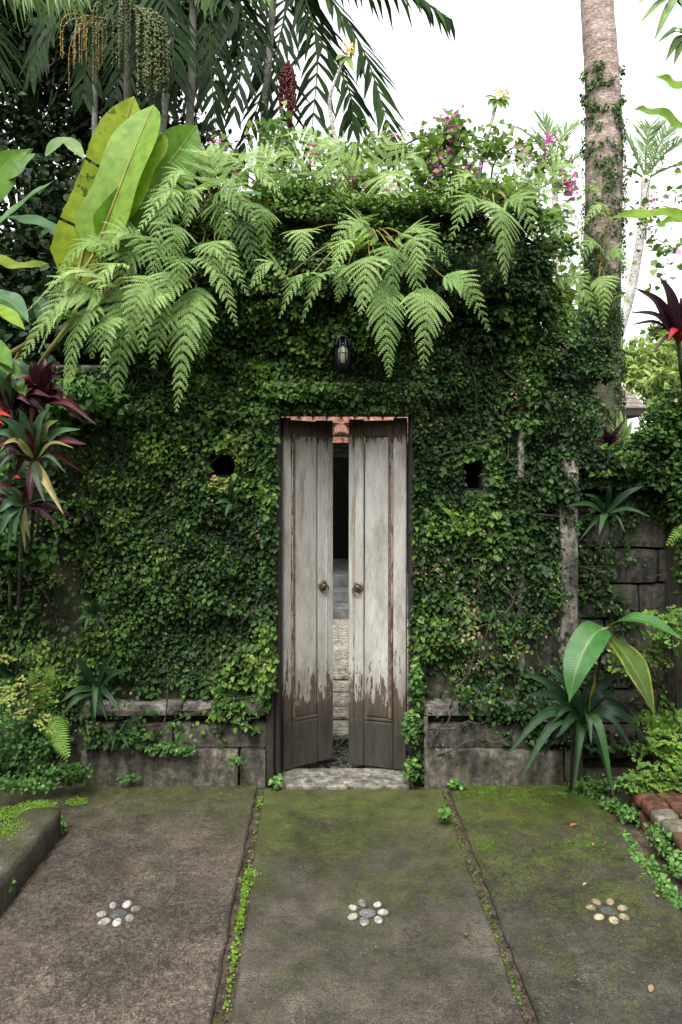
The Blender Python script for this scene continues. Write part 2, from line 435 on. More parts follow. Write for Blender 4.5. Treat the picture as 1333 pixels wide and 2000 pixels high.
M['ledge'] = stone('pale_ledge_stone', (.07, .06, .05), (.24, .215, .19), mossy=0.3)
M['brick'] = stone('mossy_red_brick', (.075, .025, .014), (.12, .05, .03), (.04, .048, .012), 0.75)
M['threshold'] = stone('worn_threshold_concrete', (.09, .083, .068), (.16, .15, .125), mossy=0.15, bstr=0.25)
M['soil'] = stone('dark_soil', (.018, .014, .01), (.045, .036, .025), (.03, .045, .012), 0.5, 2.0)
M['lawn'] = stone('far_ground', (.03, .04, .015), (.06, .07, .025), (.05, .08, .02), 0.7, 0.4)
M['joint'] = stone('joint_grit', (.03, .021, .015), (.065, .047, .034), (.035, .045, .009), 0.5, 3.0)
M['gravel'] = stone('grey_gravel', (.03, .03, .03), (.15, .145, .13), mossy=0.0, sc=3)
M['path'] = stone('lit_tone_path_stone', (.2, .18, .14), (.34, .31, .25), (.12, .13, .04), 0.3)  # paler than the paver: open courtyard light put into the colour
M['paver'] = stone('mossy_paver', (.085, .077, .06), (.15, .138, .11), (.06, .075, .02), 0.5)
M['bark'] = stone('dark_bark', (.03, .024, .018), (.07, .058, .045), mossy=0.4, sc=3)

def trunk_mat(name, ca, cb, ring, lichen=None, moss=None):
    t = NT(name); p = t.pos()
    a_ = t.noise(4, 6, p, 0.65); b_ = t.noise(45, 4, t.pos((1, 1, 1.8)), 0.7)
    x, y, z = t.sep()
    rg = t.math('SINE', t.math('ADD', t.math('MULTIPLY', z, ring), t.math('MULTIPLY', t.noise(3, 3, p), 7.0)))
    c = t.mix(t.ramp(a_, [(0.35, 0), (0.65, 1)]), ca, cb)
    c = t.mix(1.0, c, t.ramp(b_, [(0.3, 0.5), (0.7, 1.45)]), 'MULTIPLY')
    c = t.mix(1.0, c, t.ramp(rg, [(0.0, 0.86), (0.35, 1.0)]), 'MULTIPLY')
    c = t.mix(1.0, c, t.ramp(t.noise(26, 6, t.pos((1, 1, 2.2)), 0.8), [(0.36, 0.55), (0.64, 1.45)]), 'MULTIPLY')
    if lichen: c = t.mix(t.ramp(t.noise(2.2, 5, p, 0.6, 0.8), [(0.56, 0), (0.66, 0.7)]), c, lichen)
    if moss:        # algae and moss that has crept up the damp lower trunk
        mm = t.math('SUBTRACT', t.math('ADD', t.noise(3.5, 7, p, 0.75, 0.5), t.math('MULTIPLY', b_, 0.3)), t.math('MULTIPLY', t.math('SUBTRACT', z, 2.7), 0.17))
        c = t.mix(t.ramp(mm, [(0.46, 0), (0.62, 0.85)]), c, moss)
    h = t.math('ADD', t.math('MULTIPLY', rg, 0.18), b_)
    return t.end(t.bsdf(c, 0.9, t.bump(h, 0.8, 0.012), 0.2))
M['trunk'] = trunk_mat('pinkish_palm_bark', (.19, .14, .118), (.33, .255, .225), 75, (.38, .22, .17), (.05, .062, .03))
M['trunk2'] = trunk_mat('grey_palm_bark', (.07, .065, .055), (.15, .145, .125), 34, (.05, .07, .03))
M['trunk3'] = trunk_mat('pale_far_bark', (.3, .28, .26), (.42, .4, .38), 26)

def painted_wood():
    t = NT('peeling_white_paint'); p = t.pos()
    x, y, z = t.sep()
    oi = t.n('ShaderNodeObjectInfo')
    fl = t.noise(13, 8, t.pos((3.2, 3.2, 0.55)), 0.72, 0.3)          # flakes run with the grain
    sp = t.noise(70, 5, t.pos((1.3, 1.3, 0.22)), 0.7)
    big = t.noise(2.6, 4, t.pos((2.4, 2.4, 0.5)), 0.6)
    grain = t.noise(60, 4, t.pos((2.2, 2.2, 0.05)), 0.6)
    # paint is lost towards the wet foot and under the lintel
    foot = t.ramp(z, [(0.40, 0.0), (0.40, 0.0)])
    zf = t.ramp(t.math('MULTIPLY', z, 0.5), [(0.0, 0.8), (0.13, 0.66), (0.19, 0.30), (0.29, 0.13), (0.42, 0.03), (0.86, 0.0), (0.915, 0.08), (0.94, 0.26), (0.985, 0.6)])
    wear = t.math('ADD', t.math('ADD', t.math('MULTIPLY', fl, 1.0), t.math('MULTIPLY', sp, 0.55)), t.math('MULTIPLY', big, 0.22))
    wear = t.math('ADD', wear, zf)
    wear = t.math('ADD', wear, t.math('MULTIPLY', t.math('SUBTRACT', oi.outputs['Alpha'], 1.0), 1.0))
    bare = t.ramp(t.math('MULTIPLY', wear, 0.5), [(0.528, 0), (0.54, 1)])
    wood = t.mix(t.ramp(grain, [(0.3, 0), (0.7, 1)]), (.035, .026, .019), (.11, .078, .055))
    damp = t.ramp(t.math('ADD', t.math('MULTIPLY', z, 1.0), t.math('MULTIPLY', fl, 0.25)), [(0.38, 0), (0.55, 1)])
    wood = t.mix(damp, t.mix(t.ramp(fl, [(0.35, 0), (0.65, 1)]), (.021, .018, .013), (.046, .040, .030)), wood)
    top = t.ramp(t.math('ADD', z, t.math('MULTIPLY', big, 0.25)), [(0.999, 0), (1, 0)])
    paint = t.mix(t.ramp(big, [(0.35, 0), (0.7, 1)]), (.31, .295, .26), (.43, .415, .385))
    stain = t.ramp(t.noise(9, 4, t.pos((2.3, 2.3, 0.16)), 0.6), [(0.58, 0), (0.72, 0.8)])
    paint = t.mix(stain, paint, (.2, .145, .085))
    grime = t.ramp(t.math('ADD', t.noise(5, 6, t.pos((1.6, 1.6, 0.5)), 0.75), t.math('MULTIPLY', zf, 0.45)), [(0.5, 0), (0.72, 0.75)])
    paint = t.mix(grime, paint, (.13, .115, .09))
    paint = t.mix(1.0, paint, t.ramp(sp, [(0.25, 0.72), (0.6, 1.05)]), 'MULTIPLY')
    c = t.mix(bare, paint, wood)
    h = t.math('ADD', t.math('MULTIPLY', t.math('SUBTRACT', 1.0, bare), 0.6), t.math('MULTIPLY', grain, 0.4))
    return t.end(t.bsdf(c, t.mix(bare, (.6, .6, .6), (.85, .85, .85)), t.bump(h, 0.6, 0.004), 0.3))
M['paint'] = painted_wood()

def plain(name, col, rough=0.7, metal=0.0, sc=20, var=0.5, spec=0.3, bstr=0.3):
    t = NT(name); n_ = t.noise(sc, 5, rough=0.65)
    c = t.mix(1.0, col, t.ramp(n_, [(0.3, 1 - var), (0.7, 1 + var)]), 'MULTIPLY')
    return t.end(t.bsdf(c, rough, t.bump(n_, bstr, 0.004), spec, Metallic=metal))
M['jamb'] = plain('dark_old_wood', (.024, .018, .014), 0.85, 0, 30)
M['moulding'] = plain('bare_brown_moulding', (.12, .075, .048), 0.85, 0, 40, 0.75)
M['iron'] = plain('tarnished_brass', (.13, .105, .07), 0.5, 0.7, 60)
M['lampmetal'] = plain('grey_painted_metal', (.05, .055, .062), 0.45, 0.4, 50, 0.3)
M['bulb'] = plain('frosted_bulb', (.62, .62, .5), 0.4, 0, 5, 0.1)
M['room_shade'] = plain('interior_shade_tone', (.012, .012, .012), 0.9)  # near black: shade of the room and wall openings put into the colour
M['step'] = plain('grey_step_stone', (.11, .11, .107), 0.7, 0, 8)
M['slat'] = plain('grey_slat_paint', (.07, .075, .075), 0.7)
M['tile'] = stone('terracotta_tile', (.22, .085, .055), (.36, .18, .13), mossy=0.15)
M['shingle'] = plain('grey_brown_shingle', (.13, .105, .095), 0.85, 0, 12)
M['cream'] = plain('cream_render', (.38, .35, .27), 0.8, 0, 6, 0.15)
M['pebble'] = stone('pale_pebble', (.13, .12, .1), (.36, .335, .3), mossy=0.0, sc=4, bstr=0.1)
M['pebble_d'] = stone('grey_pebble', (.06, .063, .066), (.1, .103, .106), mossy=0.0, sc=4, bstr=0.1)
M['pebble_t'] = stone('tan_pebble', (.16, .13, .08), (.27, .22, .145), mossy=0.0, sc=4, bstr=0.1)
def glass():
    t = NT('lamp_glass'); g = t.n('ShaderNodeBsdfGlass'); g.inputs['IOR'].default_value = 1.25; g.inputs['Roughness'].default_value = 0.12
    g.inputs['Color'].default_value = (.75, .78, .72, 1); return t.end(g.outputs[0])
M['glass'] = glass()

# ------------------------------------------------------------------ the setting: ground, paving, kerbs
mb = MB(); mb.add([(-300, -300, -.06), (300, -300, -.06), (300, 600, -.06), (-300, 600, -.06)], [(0, 1, 2, 3)])
tag(mb.build('ground', M['lawn']), 'dark earth stretching away around and behind the garden wall', 'ground', kind='structure')

pav = bpy.data.objects.new('pavement', None); COL.objects.link(pav)
tag(pav, 'damp mossy concrete paving in three strips in front of the gate', 'pavement', kind='structure')
def slab(poly, z0, z1, mat, nm='slab'):
    """poly: list of (x,y) counter-clockwise; slightly uneven edges and a worn arris"""
    pts = []
    m = len(poly)
    for i in range(m):
        a_, b_ = Vector(poly[i]), Vector(poly[(i + 1) % m]); k = max(1, int((b_ - a_).length / 0.06))
        nn = Vector(((b_ - a_).y, -(b_ - a_).x)).normalized()
        for j in range(k):
            q = a_.lerp(b_, j / k); jt = 0 if j == 0 else random.uniform(-.006, .004)
            pts.append((q + nn * jt, nn))
    n = len(pts); vs = [(p.x, p.y, z0) for p, _ in pts] + [(p.x, p.y, z1 - .008) for p, _ in pts]
    vs += [(p.x - nn.x * .008, p.y - nn.y * .008, z1) for p, nn in pts]
    fs = []
    for i in range(n):
        j = (i + 1) % n
        fs += [(i, j, n + j, n + i), (n + i, n + j, 2 * n + j, 2 * n + i)]
    fs.append(tuple(range(2 * n, 3 * n)))
    b = MB(); b.add(vs, fs); return b.build(nm, mat, pav)
slab([(-.36, -2), (-.335, 2.15), (-.41, 3.79), (-.41, 3.8), (.525, 3.8), (.559, 2.15), (.6, -2)][::-1] and
     [(.6, -2), (.559, 2.15), (.53, 3.8), (-.41, 3.8), (-.334, 2.15), (-.25, -2)], -.05, 0, M['slab_c'])
slab([(-.31, -2), (-.395, 2.15), (-.45, 3.83), (-2.6, 3.83), (-2.6, 3.42), (-1.27, 3.4), (-1.27, -2)], -.05, .004, M['slab_l'])
slab([(1.27, -2), (1.275, 2.7), (1.29, 3.2), (1.33, 3.6), (1.2, 3.84), (.575, 3.83), (.595, 2.15), (.64, -2)], -.05, .006, M['slab_r'])
b = MB(); box(b, (-2.8, -2.2, -.058), (3.2, 4.05, -.016)); b.build('joint_bed', M['joint'], pav)

# loose grit in the joints
def grit(name, n, xy, zr, s0, s1, mat, label=None, parent=None):
    b = MB()
    for _ in range(n):
        x, y = xy(); s = random.uniform(s0, s1)
        blob(b, (x, y, random.uniform(*zr)), (s, s * random.uniform(.6, 1), s * random.uniform(.4, .8)), 5, 3, random.random(), Matrix.Rotation(random.uniform(0, 6), 3, 'Z'), .2)
    return b.build(name, mat, parent, False)
def jl(y): return -.43 + (.065) * (3.8 - y) / 1.65
def jr(y): return .553 + .022 * (3.8 - y) / 1.65
def fj():
    y = random.uniform(1.9, 3.8); return ((jl(y) if random.random() < .5 else jr(y)) + random.uniform(-.018, .018), y)
o = grit('grit', 700, fj, (-.016, -.008), .002, .006, M['joint']); tag(o, 'fine brown grit lying in the open paving joints', 'grit', kind='stuff')

# left raised bed with kerb
kb = thing('kerb', 'low concrete kerb with a mossy top at the left edge', 'kerb', (-1.38, 2, 0))
yy = -2.0
for L in (1.3, 1.3, 1.3, 1.42):
    b = MB(); rbox(b, (-1.46, yy, -.05), (-1.29, min(yy + L - .006, 3.33), .125), .04, .006, .010); b.build('kerb_block', M['kerb'], kb, True); yy += L
b = MB(); n = 24
for j in range(n + 1):
    for i in range(n + 1):
        x = -3.2 + i / n * 1.74; y = -2 + j / n * 5.33
        b.add([(x, y, .095 + .03 * math.sin(x * 5 + y * 3) * math.cos(y * 4.3))], [])
b.f = [(j * (n + 1) + i, j * (n + 1) + i + 1, (j + 1) * (n + 1) + i + 1, (j + 1) * (n + 1) + i) for j in range(n) for i in range(n)]
tag(b.build('bed_soil', M['soil'], None, True), 'dark soil of the raised bed behind the left kerb', 'soil', kind='structure')

# right bed with brick edging
be = thing('brick_edging', 'raised edging of mossy red bricks at the right edge of the paving', 'edging', (1.5, 3, 0))
yy = 2.0; k = 0
while yy < 3.6:
    for course in (0, 1):
        b = MB(); x0 = 1.41 + (.006 if course == 0 else random.uniform(-.006, .006)); z0 = .075 * course
        rbox(b, (x0, yy + (.0 if course else -.05), z0 - .03 * (course == 0)), (x0 + .105, yy + .105 - .006 + (.0 if course else -.05), z0 + .068 + random.uniform(-.004, .006)), .025, .006, .012)
        b.build('brick', M['brick'] if (yy > 3.2 or k % 4 == 1) else M['paver'], be, True)
        b = MB(); cbox(b, (x0 + .112, yy + (.0 if course else -.05), z0 - .03 * (course == 0)), (x0 + .33, yy + .097 + (.0 if course else -.05), z0 + .066), .007, .003)
        b.build('brick', M['brick'] if (yy > 3.1 or k % 3 == 1) else M['paver'], be)
    yy += .107; k += 1
b = MB(); box(b, (1.745, 1.9, -.05), (3.4, 4.0, .12)); box(b, (1.22, 3.62, -.056), (1.742, 4.1, -.008))
tag(b.build('planting_soil', M['soil']), 'dark soil of the planting bed behind the brick edging', 'soil', kind='structure')

# pebble flowers
def pebble_flower(label, x, y, n, rot, mats, cr):
    t = thing('pebble_flower', label, 'pebble inlay', (x, y, 0), 'pebble flowers set in the paving')
    for i in range(n):
        a_ = rot + 2 * math.pi * i / n + random.uniform(-.1, .1); r_ = .063 * random.uniform(.9, 1.08)
        b = MB(); s = random.uniform(.82, 1.15)
        blob(b, (x + r_ * math.cos(a_), y + r_ * math.sin(a_), .005), (.0215 * s, .0165 * s, .0105), 12, 8, 0.5, Matrix.Rotation(a_ + random.uniform(-.3, .3), 3, 'Z'), .015)
        b.build('pebble', random.choice(mats), t, True)
    b = MB(); blob(b, (x, y, .003), (.034, .03, .007), 14, 6, .5, None, .02); b.build('centre_pebble', M['pebble_d'], t, True)
pebble_flower('pale pebble flower set in the left concrete strip', -.838, 2.694, 7, .45, [M['pebble']], .03)
pebble_flower('pale pebble flower in the middle strip in front of the doors', .1, 2.70, 7, .05, [M['pebble']], .03)
pebble_flower('tan pebble flower in the mossy right concrete strip', 1.013, 2.71, 7, .2, [M['pebble_t']], .03)

# ------------------------------------------------------------------ gate wall
XL, XR = -.40, .442           # opening
ZTOP = 3.02
gw = thing('gate_wall', 'tall stone gate wall overgrown with creeper around the white doors', 'wall', (0, 4, 0))
def wbox(lo, hi, nm='wall_body', mat='wall', c=.012, j=.004, par=None):
    b = MB()
    if nm in ('plinth_block', 'course_stone', 'ledge_stone', 'stone_block', 'coping_stone'): rbox(b, lo, (hi[0], min(hi[1], lo[1] + .2), hi[2]), .035, .005 if nm != 'stone_block' else .005, .008 if nm != 'stone_block' else .010)
    else: cbox(b, lo, hi, c, j)
    return b.build(nm, M[mat], par or gw)
def wall_with_hole(x0, x1, z0, z1, hx0, hx1, hz0, hz1):
    wbox((x0, 3.96, z0), (x1, 4.26, hz0)); wbox((x0, 3.96, hz1), (x1, 4.26, z1))
    wbox((x0, 3.961, hz0 + .001), (hx0, 4.259, hz1 - .001)); wbox((hx1, 3.961, hz0 + .001), (x1, 4.259, hz1 - .001))
H1 = (P(412, 0, 3.96).x, P(460, 0, 3.96).x, P(0, 930, 3.96).z, P(0, 886, 3.96).z); H2 = (P(905, 0, 3.96).x, P(943, 0, 3.96).x, P(0, 957, 3.96).z, P(0, 898, 3.96).z)
wall_with_hole(-1.26, XL - .002, .30, ZTOP, *H1); wall_with_hole(XR + .002, 1.29, .30, ZTOP - .6, *H2)
wbox((XR + .004, 3.962, ZTOP - .598), (1.10, 4.258, 2.74)); wbox((XR + .006, 3.964, 2.742), (.98, 4.256, ZTOP))
wbox((XL - .001, 3.958, 2.075), (XR + .001, 4.262, ZTOP + .002), 'lintel_wall')
wbox((-1.2, 3.78, 2.62), (1.0, 3.955, 2.84), 'cornice'); wbox((-1.15, 3.87, 2.842), (.92, 3.956, ZTOP - .04), 'cornice')
wbox((1.133, 3.93, 2.22), (1.47, 4.3, 2.40), 'shoulder_cornice'); wbox((1.292, 3.95, 2.05), (1.40, 4.28, 2.218), 'shoulder_corbel')
# pilasters that show between the creeper
wbox((.972, 3.925, .43), (1.005, 3.958, 2.35), 'pilaster', 'ledge', .004); wbox((1.20, 3.915, .43), (1.295, 3.957, 1.75), 'pilaster', 'ledge', .006)
# plinth courses, both sides of the opening
for side, (x0, x1) in enumerate(((-1.40, XL), (XR, 1.30))):
    for nm, z0, z1, yf, mt, L in (('plinth_block', -.04, .188, 3.835, 'plinth', .75), ('course_stone', .19, .315, 3.872, 'plinth', .5), ('wall_stone', .317, .362, 3.925, 'wall', .5), ('ledge_stone', .364, .428, 3.855, 'ledge', .5)):
        x = x0
        while x < x1 - .02:
            xe = min(x + L * random.uniform(.85, 1.2), x1)
            if x1 - xe < .1: xe = x1
            wbox((x + .003, yf + random.uniform(-.004, .006), z0), (xe - .003, 4.25, z1), nm, mt, .009, .004); x = xe
wbox((XR + .001, 3.842, .0), (XR + .03, 4.2, .37), 'plinth_block', 'paver', .006, .002)

lw = thing('garden_wall', 'ivy clad garden wall left of the gate behind the red cordylines', 'wall', (-2, 4, 0))
wbox((-3.6, 3.99, -.05), (-1.265, 4.25, 2.28), 'wall_body', 'wall', .015, .006, lw)

rw = thing('low_wall', 'low shade-toned wall of grey stone blocks right of the gate', 'wall', (2, 4.2, 0))
wbox((1.296, 4.16, -.05), (3.6, 4.36, 1.66), 'wall_body', 'wall', .01, .004, rw)
for r_ in range(8):
    x = 1.30 - (.2 if r_ % 2 else 0); z0 = .05 + r_ * .2
    while x < 3.0:
        L = random.uniform(.3, .42); xa = max(x, 1.30)
        if x + L > 1.34:
            wbox((xa + .004, 4.09 + random.uniform(-.012, .02), z0), (x + L - .004, 4.157, z0 + .192), 'stone_block', 'block', .012, .005, rw)
        x += L
x = 1.3
while x < 3.2:
    wbox((x + .004, 4.02 + random.uniform(-.01, .01), 1.665), (x + .52, 4.42, 1.75), 'coping_stone', 'block', .015, .006, rw); x += .53

pr = thing('stone_pier', 'moss covered stone pier half cut off by the right edge', 'pier', (2.3, 3.9, 0))
for i, (xx, zt) in enumerate(((1.86, 1.86), (2.03, 2.02), (2.25, 2.16))):
    b = MB(); cbox(b, (xx, 3.93 - .012 * i, -.05), (xx + (.168 if i == 0 else .218), 4.45, zt), .03, .012); b.build('pier_stone', M['wall'], pr)

# ------------------------------------------------------------------ doorway: frame, threshold, two leaves
fr = bpy.data.objects.new('door_frame', None); COL.objects.link(fr); fr.parent = gw; fr.matrix_parent_inverse = Matrix.Translation(gw.location).inverted()
b = MB(); cbox(b, (XL + .002, 3.838, .0), (XL + .040, 4.0, 2.0), .005, .002); cbox(b, (XL + .042, 3.875, .0), (XL + .068, 4.02, 1.998), .004, .001); b.build('jamb', M['jamb'], fr)
b = MB(); cbox(b, (XR - .066, 3.885, .0), (XR - .002, 4.02, 2.0), .005, .002); b.build('jamb', M['jamb'], fr)
b = MB(); cbox(b, (XL + .003, 3.88, 2.003), (XR - .003, 4.15, 2.073), .006, .003); b.build('head_beam', M['jamb'], fr)
th = MB(); rbox(th, (XL + .072, 3.80, -.03), (XR - .07, 4.06, .012), .03, .004, .014)
tag(th.build('threshold', M['threshold']), 'pale worn concrete threshold slab under the double doors', 'threshold')

def door_leaf(label, hinge, width, ang, flip, mould):
    """local x runs from hinge to free edge; flip=-1 for the right leaf"""
    t = thing('door_leaf', label, 'door', (0, 0, 0), 'pair of weathered doors')
    ca, sa = math.cos(R(ang)), math.sin(R(ang))
    def T(q):
        x, y, z = q                       # y: depth behind the front face
        return (hinge[0] + flip * (x * ca) + flip * 0 + y * sa * -flip * -1 * 0 - (flip * y * sa if False else 0) + (-flip * y * sa), hinge[1] + x * sa + y * ca, z)
    def piece(nm, mat, x0, x1, y0, y1, z0, z1, c=.004, par=t, jit=.0015, al=0.0):
        b = MB(); cbox(b, (x0, y0, z0), (x1, y1, z1), c, jit); b.v = [T(q) for q in b.v]
        if flip < 0: b.f = [f[::-1] for f in b.f]
        o = b.build(nm, mat, par); o.color = (1, 1, 1, 1 + al); return o
    W = width; Z0, Z1 = .02, 1.985
    hs_, lsx = mould
    piece('hinge_stile', M['paint'], 0, hs_ - .001, 0, .036, Z0, Z1, al=-.05)
    piece('lock_stile', M['paint'], lsx + .001, W, 0, .036, Z0, Z1 - .004, al=-.04)
    piece('panel', M['paint'], hs_ + .027, lsx - .006, .010, .03, .30, 1.88, al=-.06)
    piece('moulding', M['paint'], hs_ + .001, hs_ + .009, -.003, .03, .30, 1.9, .003, al=.12)
    piece('moulding', M['moulding'], hs_ + .010, hs_ + .026, .001, .03, .30, 1.9, .003)
    piece('moulding', M['paint'], lsx + .052, lsx + .062, -.006, .03, .30, 1.95, .003, al=.02)
    br = piece('bottom_rail', M['paint'], hs_ + .001, lsx - .001, .003, .034, Z0, .275, al=.1)
    piece('bevel', M['paint'], hs_ + .002, lsx - .002, .006, .03, .277, .298, .006, br)
    piece('top_rail', M['paint'], hs_ + .002, lsx - .002, .004, .034, 1.882, Z1 - .012, al=.06)
    # ring handle: back plate, boss and ring
    hx = lsx + .030; hz = 1.03
    hd = thing('ring_handle', '', '', (0, 0, 0), kind=None); del hd['label']
    if 'category' in hd: del hd['category']
    hd.parent = t
    def disc(nm, rad, y0, y1, seg=20, dome=False):
        b = MB(); prof = [(rad, y1), (rad, y0 + .003), (rad * .85, y0), (rad * .6, y0 - .003), (rad * .5, y0 - .001), (rad * .25, y0 - .005 if dome else y0 - .001)]
        vs = []; fs = []
        for (r_, y_) in prof:
            for k in range(seg):
                vs.append(T((hx + r_ * math.cos(2 * math.pi * k / seg), y_, hz + r_ * math.sin(2 * math.pi * k / seg))))
        for i in range(len(prof) - 1):
            for k in range(seg): fs.append((i * seg + k, i * seg + (k + 1) % seg, (i + 1) * seg + (k + 1) % seg, (i + 1) * seg + k))
        fs.append(tuple((len(prof) - 1) * seg + k for k in range(seg))); b.add(vs, fs); return b.build(nm, M['iron'], hd, False)
    disc('back_plate', .032, -.006, .0); disc('boss', .012, -.018, -.006, 14, True)
    b = MB(); ring = [Vector(T((hx + .006 + .024 * math.cos(x), -.016 - .004 * math.sin(x), hz - .018 + .024 * math.sin(x)))) for x in np.linspace(0, 2 * math.pi, 25)]
    tube(b, ring, .0034, 7); b.build('ring', M['iron'], hd, True)
    return t
door_leaf('left door leaf of peeling white paint, swung further inward', (-.318, 3.985), .325, 33, 1, (.05, .225))
door_leaf('right door leaf of peeling white paint, opened only slightly', (.362, 3.985), .332, 16, -1, (.075, .245))

# ------------------------------------------------------------------ courtyard behind the gate
cp = bpy.data.objects.new('courtyard_path', None); COL.objects.link(cp)
tag(cp, 'stone path seen through the gap between the doors', 'path', kind='structure')
yy = 4.62
for i in range(12):
    d = .30 + .04 * random.random()
    for (x0, x1) in ((-.75, -.22), (-.21, .30), (.31, .8)):
        if i == 0 and x0 < -.5: continue
        b = MB(); cbox(b, (x0 + random.uniform(0, .03) + .08 * (i < 2), yy, -.06), (x1 - .01, yy + d - (.05 if i < 5 else .015), .0 + random.uniform(0, .012)), .012, .008); b.build('paving_stone', M['path'], cp)
    yy += d
def fg(): return (random.uniform(-.5, .5), random.uniform(4.07, 6.3))
o = grit('gravel', 4200, fg, (-.055, -.02), .008, .02, M['gravel']); tag(o, 'loose grey gravel around the stepping stones inside the gate', 'gravel', kind='stuff')

pv = thing('courtyard_pavilion', 'dark pavilion with grey steps and tiled roof seen between the doors', 'building', (0, 9, 0))
for i in range(3):
    b = MB(); cbox(b, (-1.6, 8.45 + .32 * i, -.06), (1.6, 8.45 + .32 * i + .318 + (4 if i == 2 else 0), .14 + .15 * i), .012, .002); b.build('step', M['step'], pv)
b = MB(); box(b, (-2, 11, 0), (2, 11.15, 3.4)); box(b, (-2, 9.4, .0), (-1.9, 10.99, 2.6)); box(b, (1.9, 9.4, .0), (2, 10.99, 2.6)); b.build('wall', M['room_shade'], pv)
b = MB(); cbox(b, (-1.95, 9.25, .44), (-.75, 9.36, 2.4), .01); b.build('front_wall', M['room_shade'], pv)
b = MB(); cbox(b, (.8, 9.25, .44), (1.95, 9.36, 2.4), .01); b.build('front_wall', M['room_shade'], pv)
for i in range(6):
    b = MB(); cbox(b, (-1.8, 8.75, 1.93 + .06 * i), (1.8, 8.79, 1.975 + .06 * i), .006); b.build('slat', M['slat'], pv)
rf = MB(); rf.add([(-2.2, 8.2, 2.13), (2.2, 8.2, 2.13), (.4, 13.5, 6.0), (-.4, 13.5, 6.0), (-2.2, 8.2, 2.07), (2.2, 8.2, 2.07), (.4, 13.5, 5.94), (-.4, 13.5, 5.94)],
      [(0, 1, 2, 3), (7, 6, 5, 4), (0, 4, 5, 1), (1, 5, 6, 2), (2, 6, 7, 3), (3, 7, 4, 0)]); roof = rf.build('roof', M['tile'], pv)
tm = MB(); ns = 6
vs = []; fs = []
for k in range(ns + 1):
    an = math.pi * k / ns
    for (yv, zv, s) in ((0, .012, 1.0), (.24, .0, .85)):
        vs.append((.085 * s * math.cos(an), yv, zv + .05 * s * math.sin(an)))
for k in range(ns): fs.append((2 * k, 2 * k + 1, 2 * k + 3, 2 * k + 2))
fs.append(tuple(2 * k for k in range(ns + 1)))
tm.add(vs, fs); tob = tm.build('roof_tile', M['tile'], roof)
sl_ = math.atan2(3.78, 5.3)
first = True
for r_ in range(5):
    for i in range(-8, 9):
        o = tob if first else tob.copy()
        if not first: COL.objects.link(o)
        first = False
        o.location = (i * .165 + .08 * (r_ % 2), 8.2 + .2 * r_ * math.cos(sl_), 2.145 + .2 * r_ * math.sin(sl_)); o.rotation_euler = (sl_, 0, random.uniform(-.03, .03))

# ------------------------------------------------------------------ wall lamp
lx, ly, lz = P(670, 690, 3.80)
lamp = thing('wall_lamp', 'oval caged bulkhead lamp under the ferns above the doors', 'lamp', (lx, 3.9, lz))
def oval(b, yv, rx, rz, seg=20): return [Vector((lx + .8 * rx * math.cos(2 * math.pi * k / seg), yv, lz + .86 * rz * math.sin(2 * math.pi * k / seg))) for k in range(seg)]
def loft(name, mat, rings, par, smooth=True, capend=True):
    b = MB(); seg = len(rings[0]); vs = [q for r_ in rings for q in r_]; fs = []
    for i in range(len(rings) - 1):
        for k in range(seg): fs.append((i * seg + k, i * seg + (k + 1) % seg, (i + 1) * seg + (k + 1) % seg, (i + 1) * seg + k))
    if capend: fs.append(tuple((len(rings) - 1) * seg + k for k in range(seg)))
    b.add(vs, fs); return b.build(name, mat, par, smooth)
loft('base_plate', M['lampmetal'], [oval(0, 3.96, .050, .092), oval(0, 3.80, .050, .092), oval(0, 3.79, .044, .086), oval(0, 3.795, .038, .08)], lamp, False)
loft('glass', M['glass'], [oval(0, 3.789, .037, .078), oval(0, 3.765, .036, .076), oval(0, 3.74, .028, .062), oval(0, 3.728, .014, .034)], lamp)
b = MB(); blob(b, (lx, 3.772, lz - .012), (.019, .014, .042), 12, 8); b.build('bulb', M['bulb'], lamp, True)
for sx in (-.014, .014):
    b = MB(); tube(b, crv([Vector((lx + sx, 3.79, lz + .072)), Vector((lx + sx, 3.735, lz + .06)), Vector((lx + sx, 3.718, lz)), Vector((lx + sx, 3.735, lz - .06)), Vector((lx + sx, 3.79, lz - .072))], 14), .0028, 6); b.build('cage_bar', M['lampmetal'], lamp, True)
b = MB(); tube(b, crv([Vector((lx - .037, 3.79, lz - .012)), Vector((lx - .025, 3.73, lz - .012)), Vector((lx, 3.716, lz - .012)), Vector((lx + .025, 3.73, lz - .012)), Vector((lx + .037, 3.79, lz - .012))], 14), .0028, 6); b.build('cage_bar', M['lampmetal'], lamp, True)
b = MB()
for a_ in np.linspace(.15 * math.pi, .85 * math.pi, 12):
    pass
hood = [[Vector((lx + .82 * rx * math.cos(x), yv, lz + .004 + .88 * rz * math.sin(x))) for x in np.linspace(.12 * math.pi, .88 * math.pi, 14)] for (yv, rx, rz) in ((3.80, .053, .095), (3.745, .052, .094), (3.735, .046, .088), (3.745, .044, .085), (3.785, .045, .086))]
vs = [q for r_ in hood for q in r_]; fs = []
for i in range(len(hood) - 1):
    for k in range(13): fs.append((i * 14 + k, i * 14 + k + 1, (i + 1) * 14 + k + 1, (i + 1) * 14 + k))
b.add(vs, fs); b.build('hood', M['lampmetal'], lamp, True)
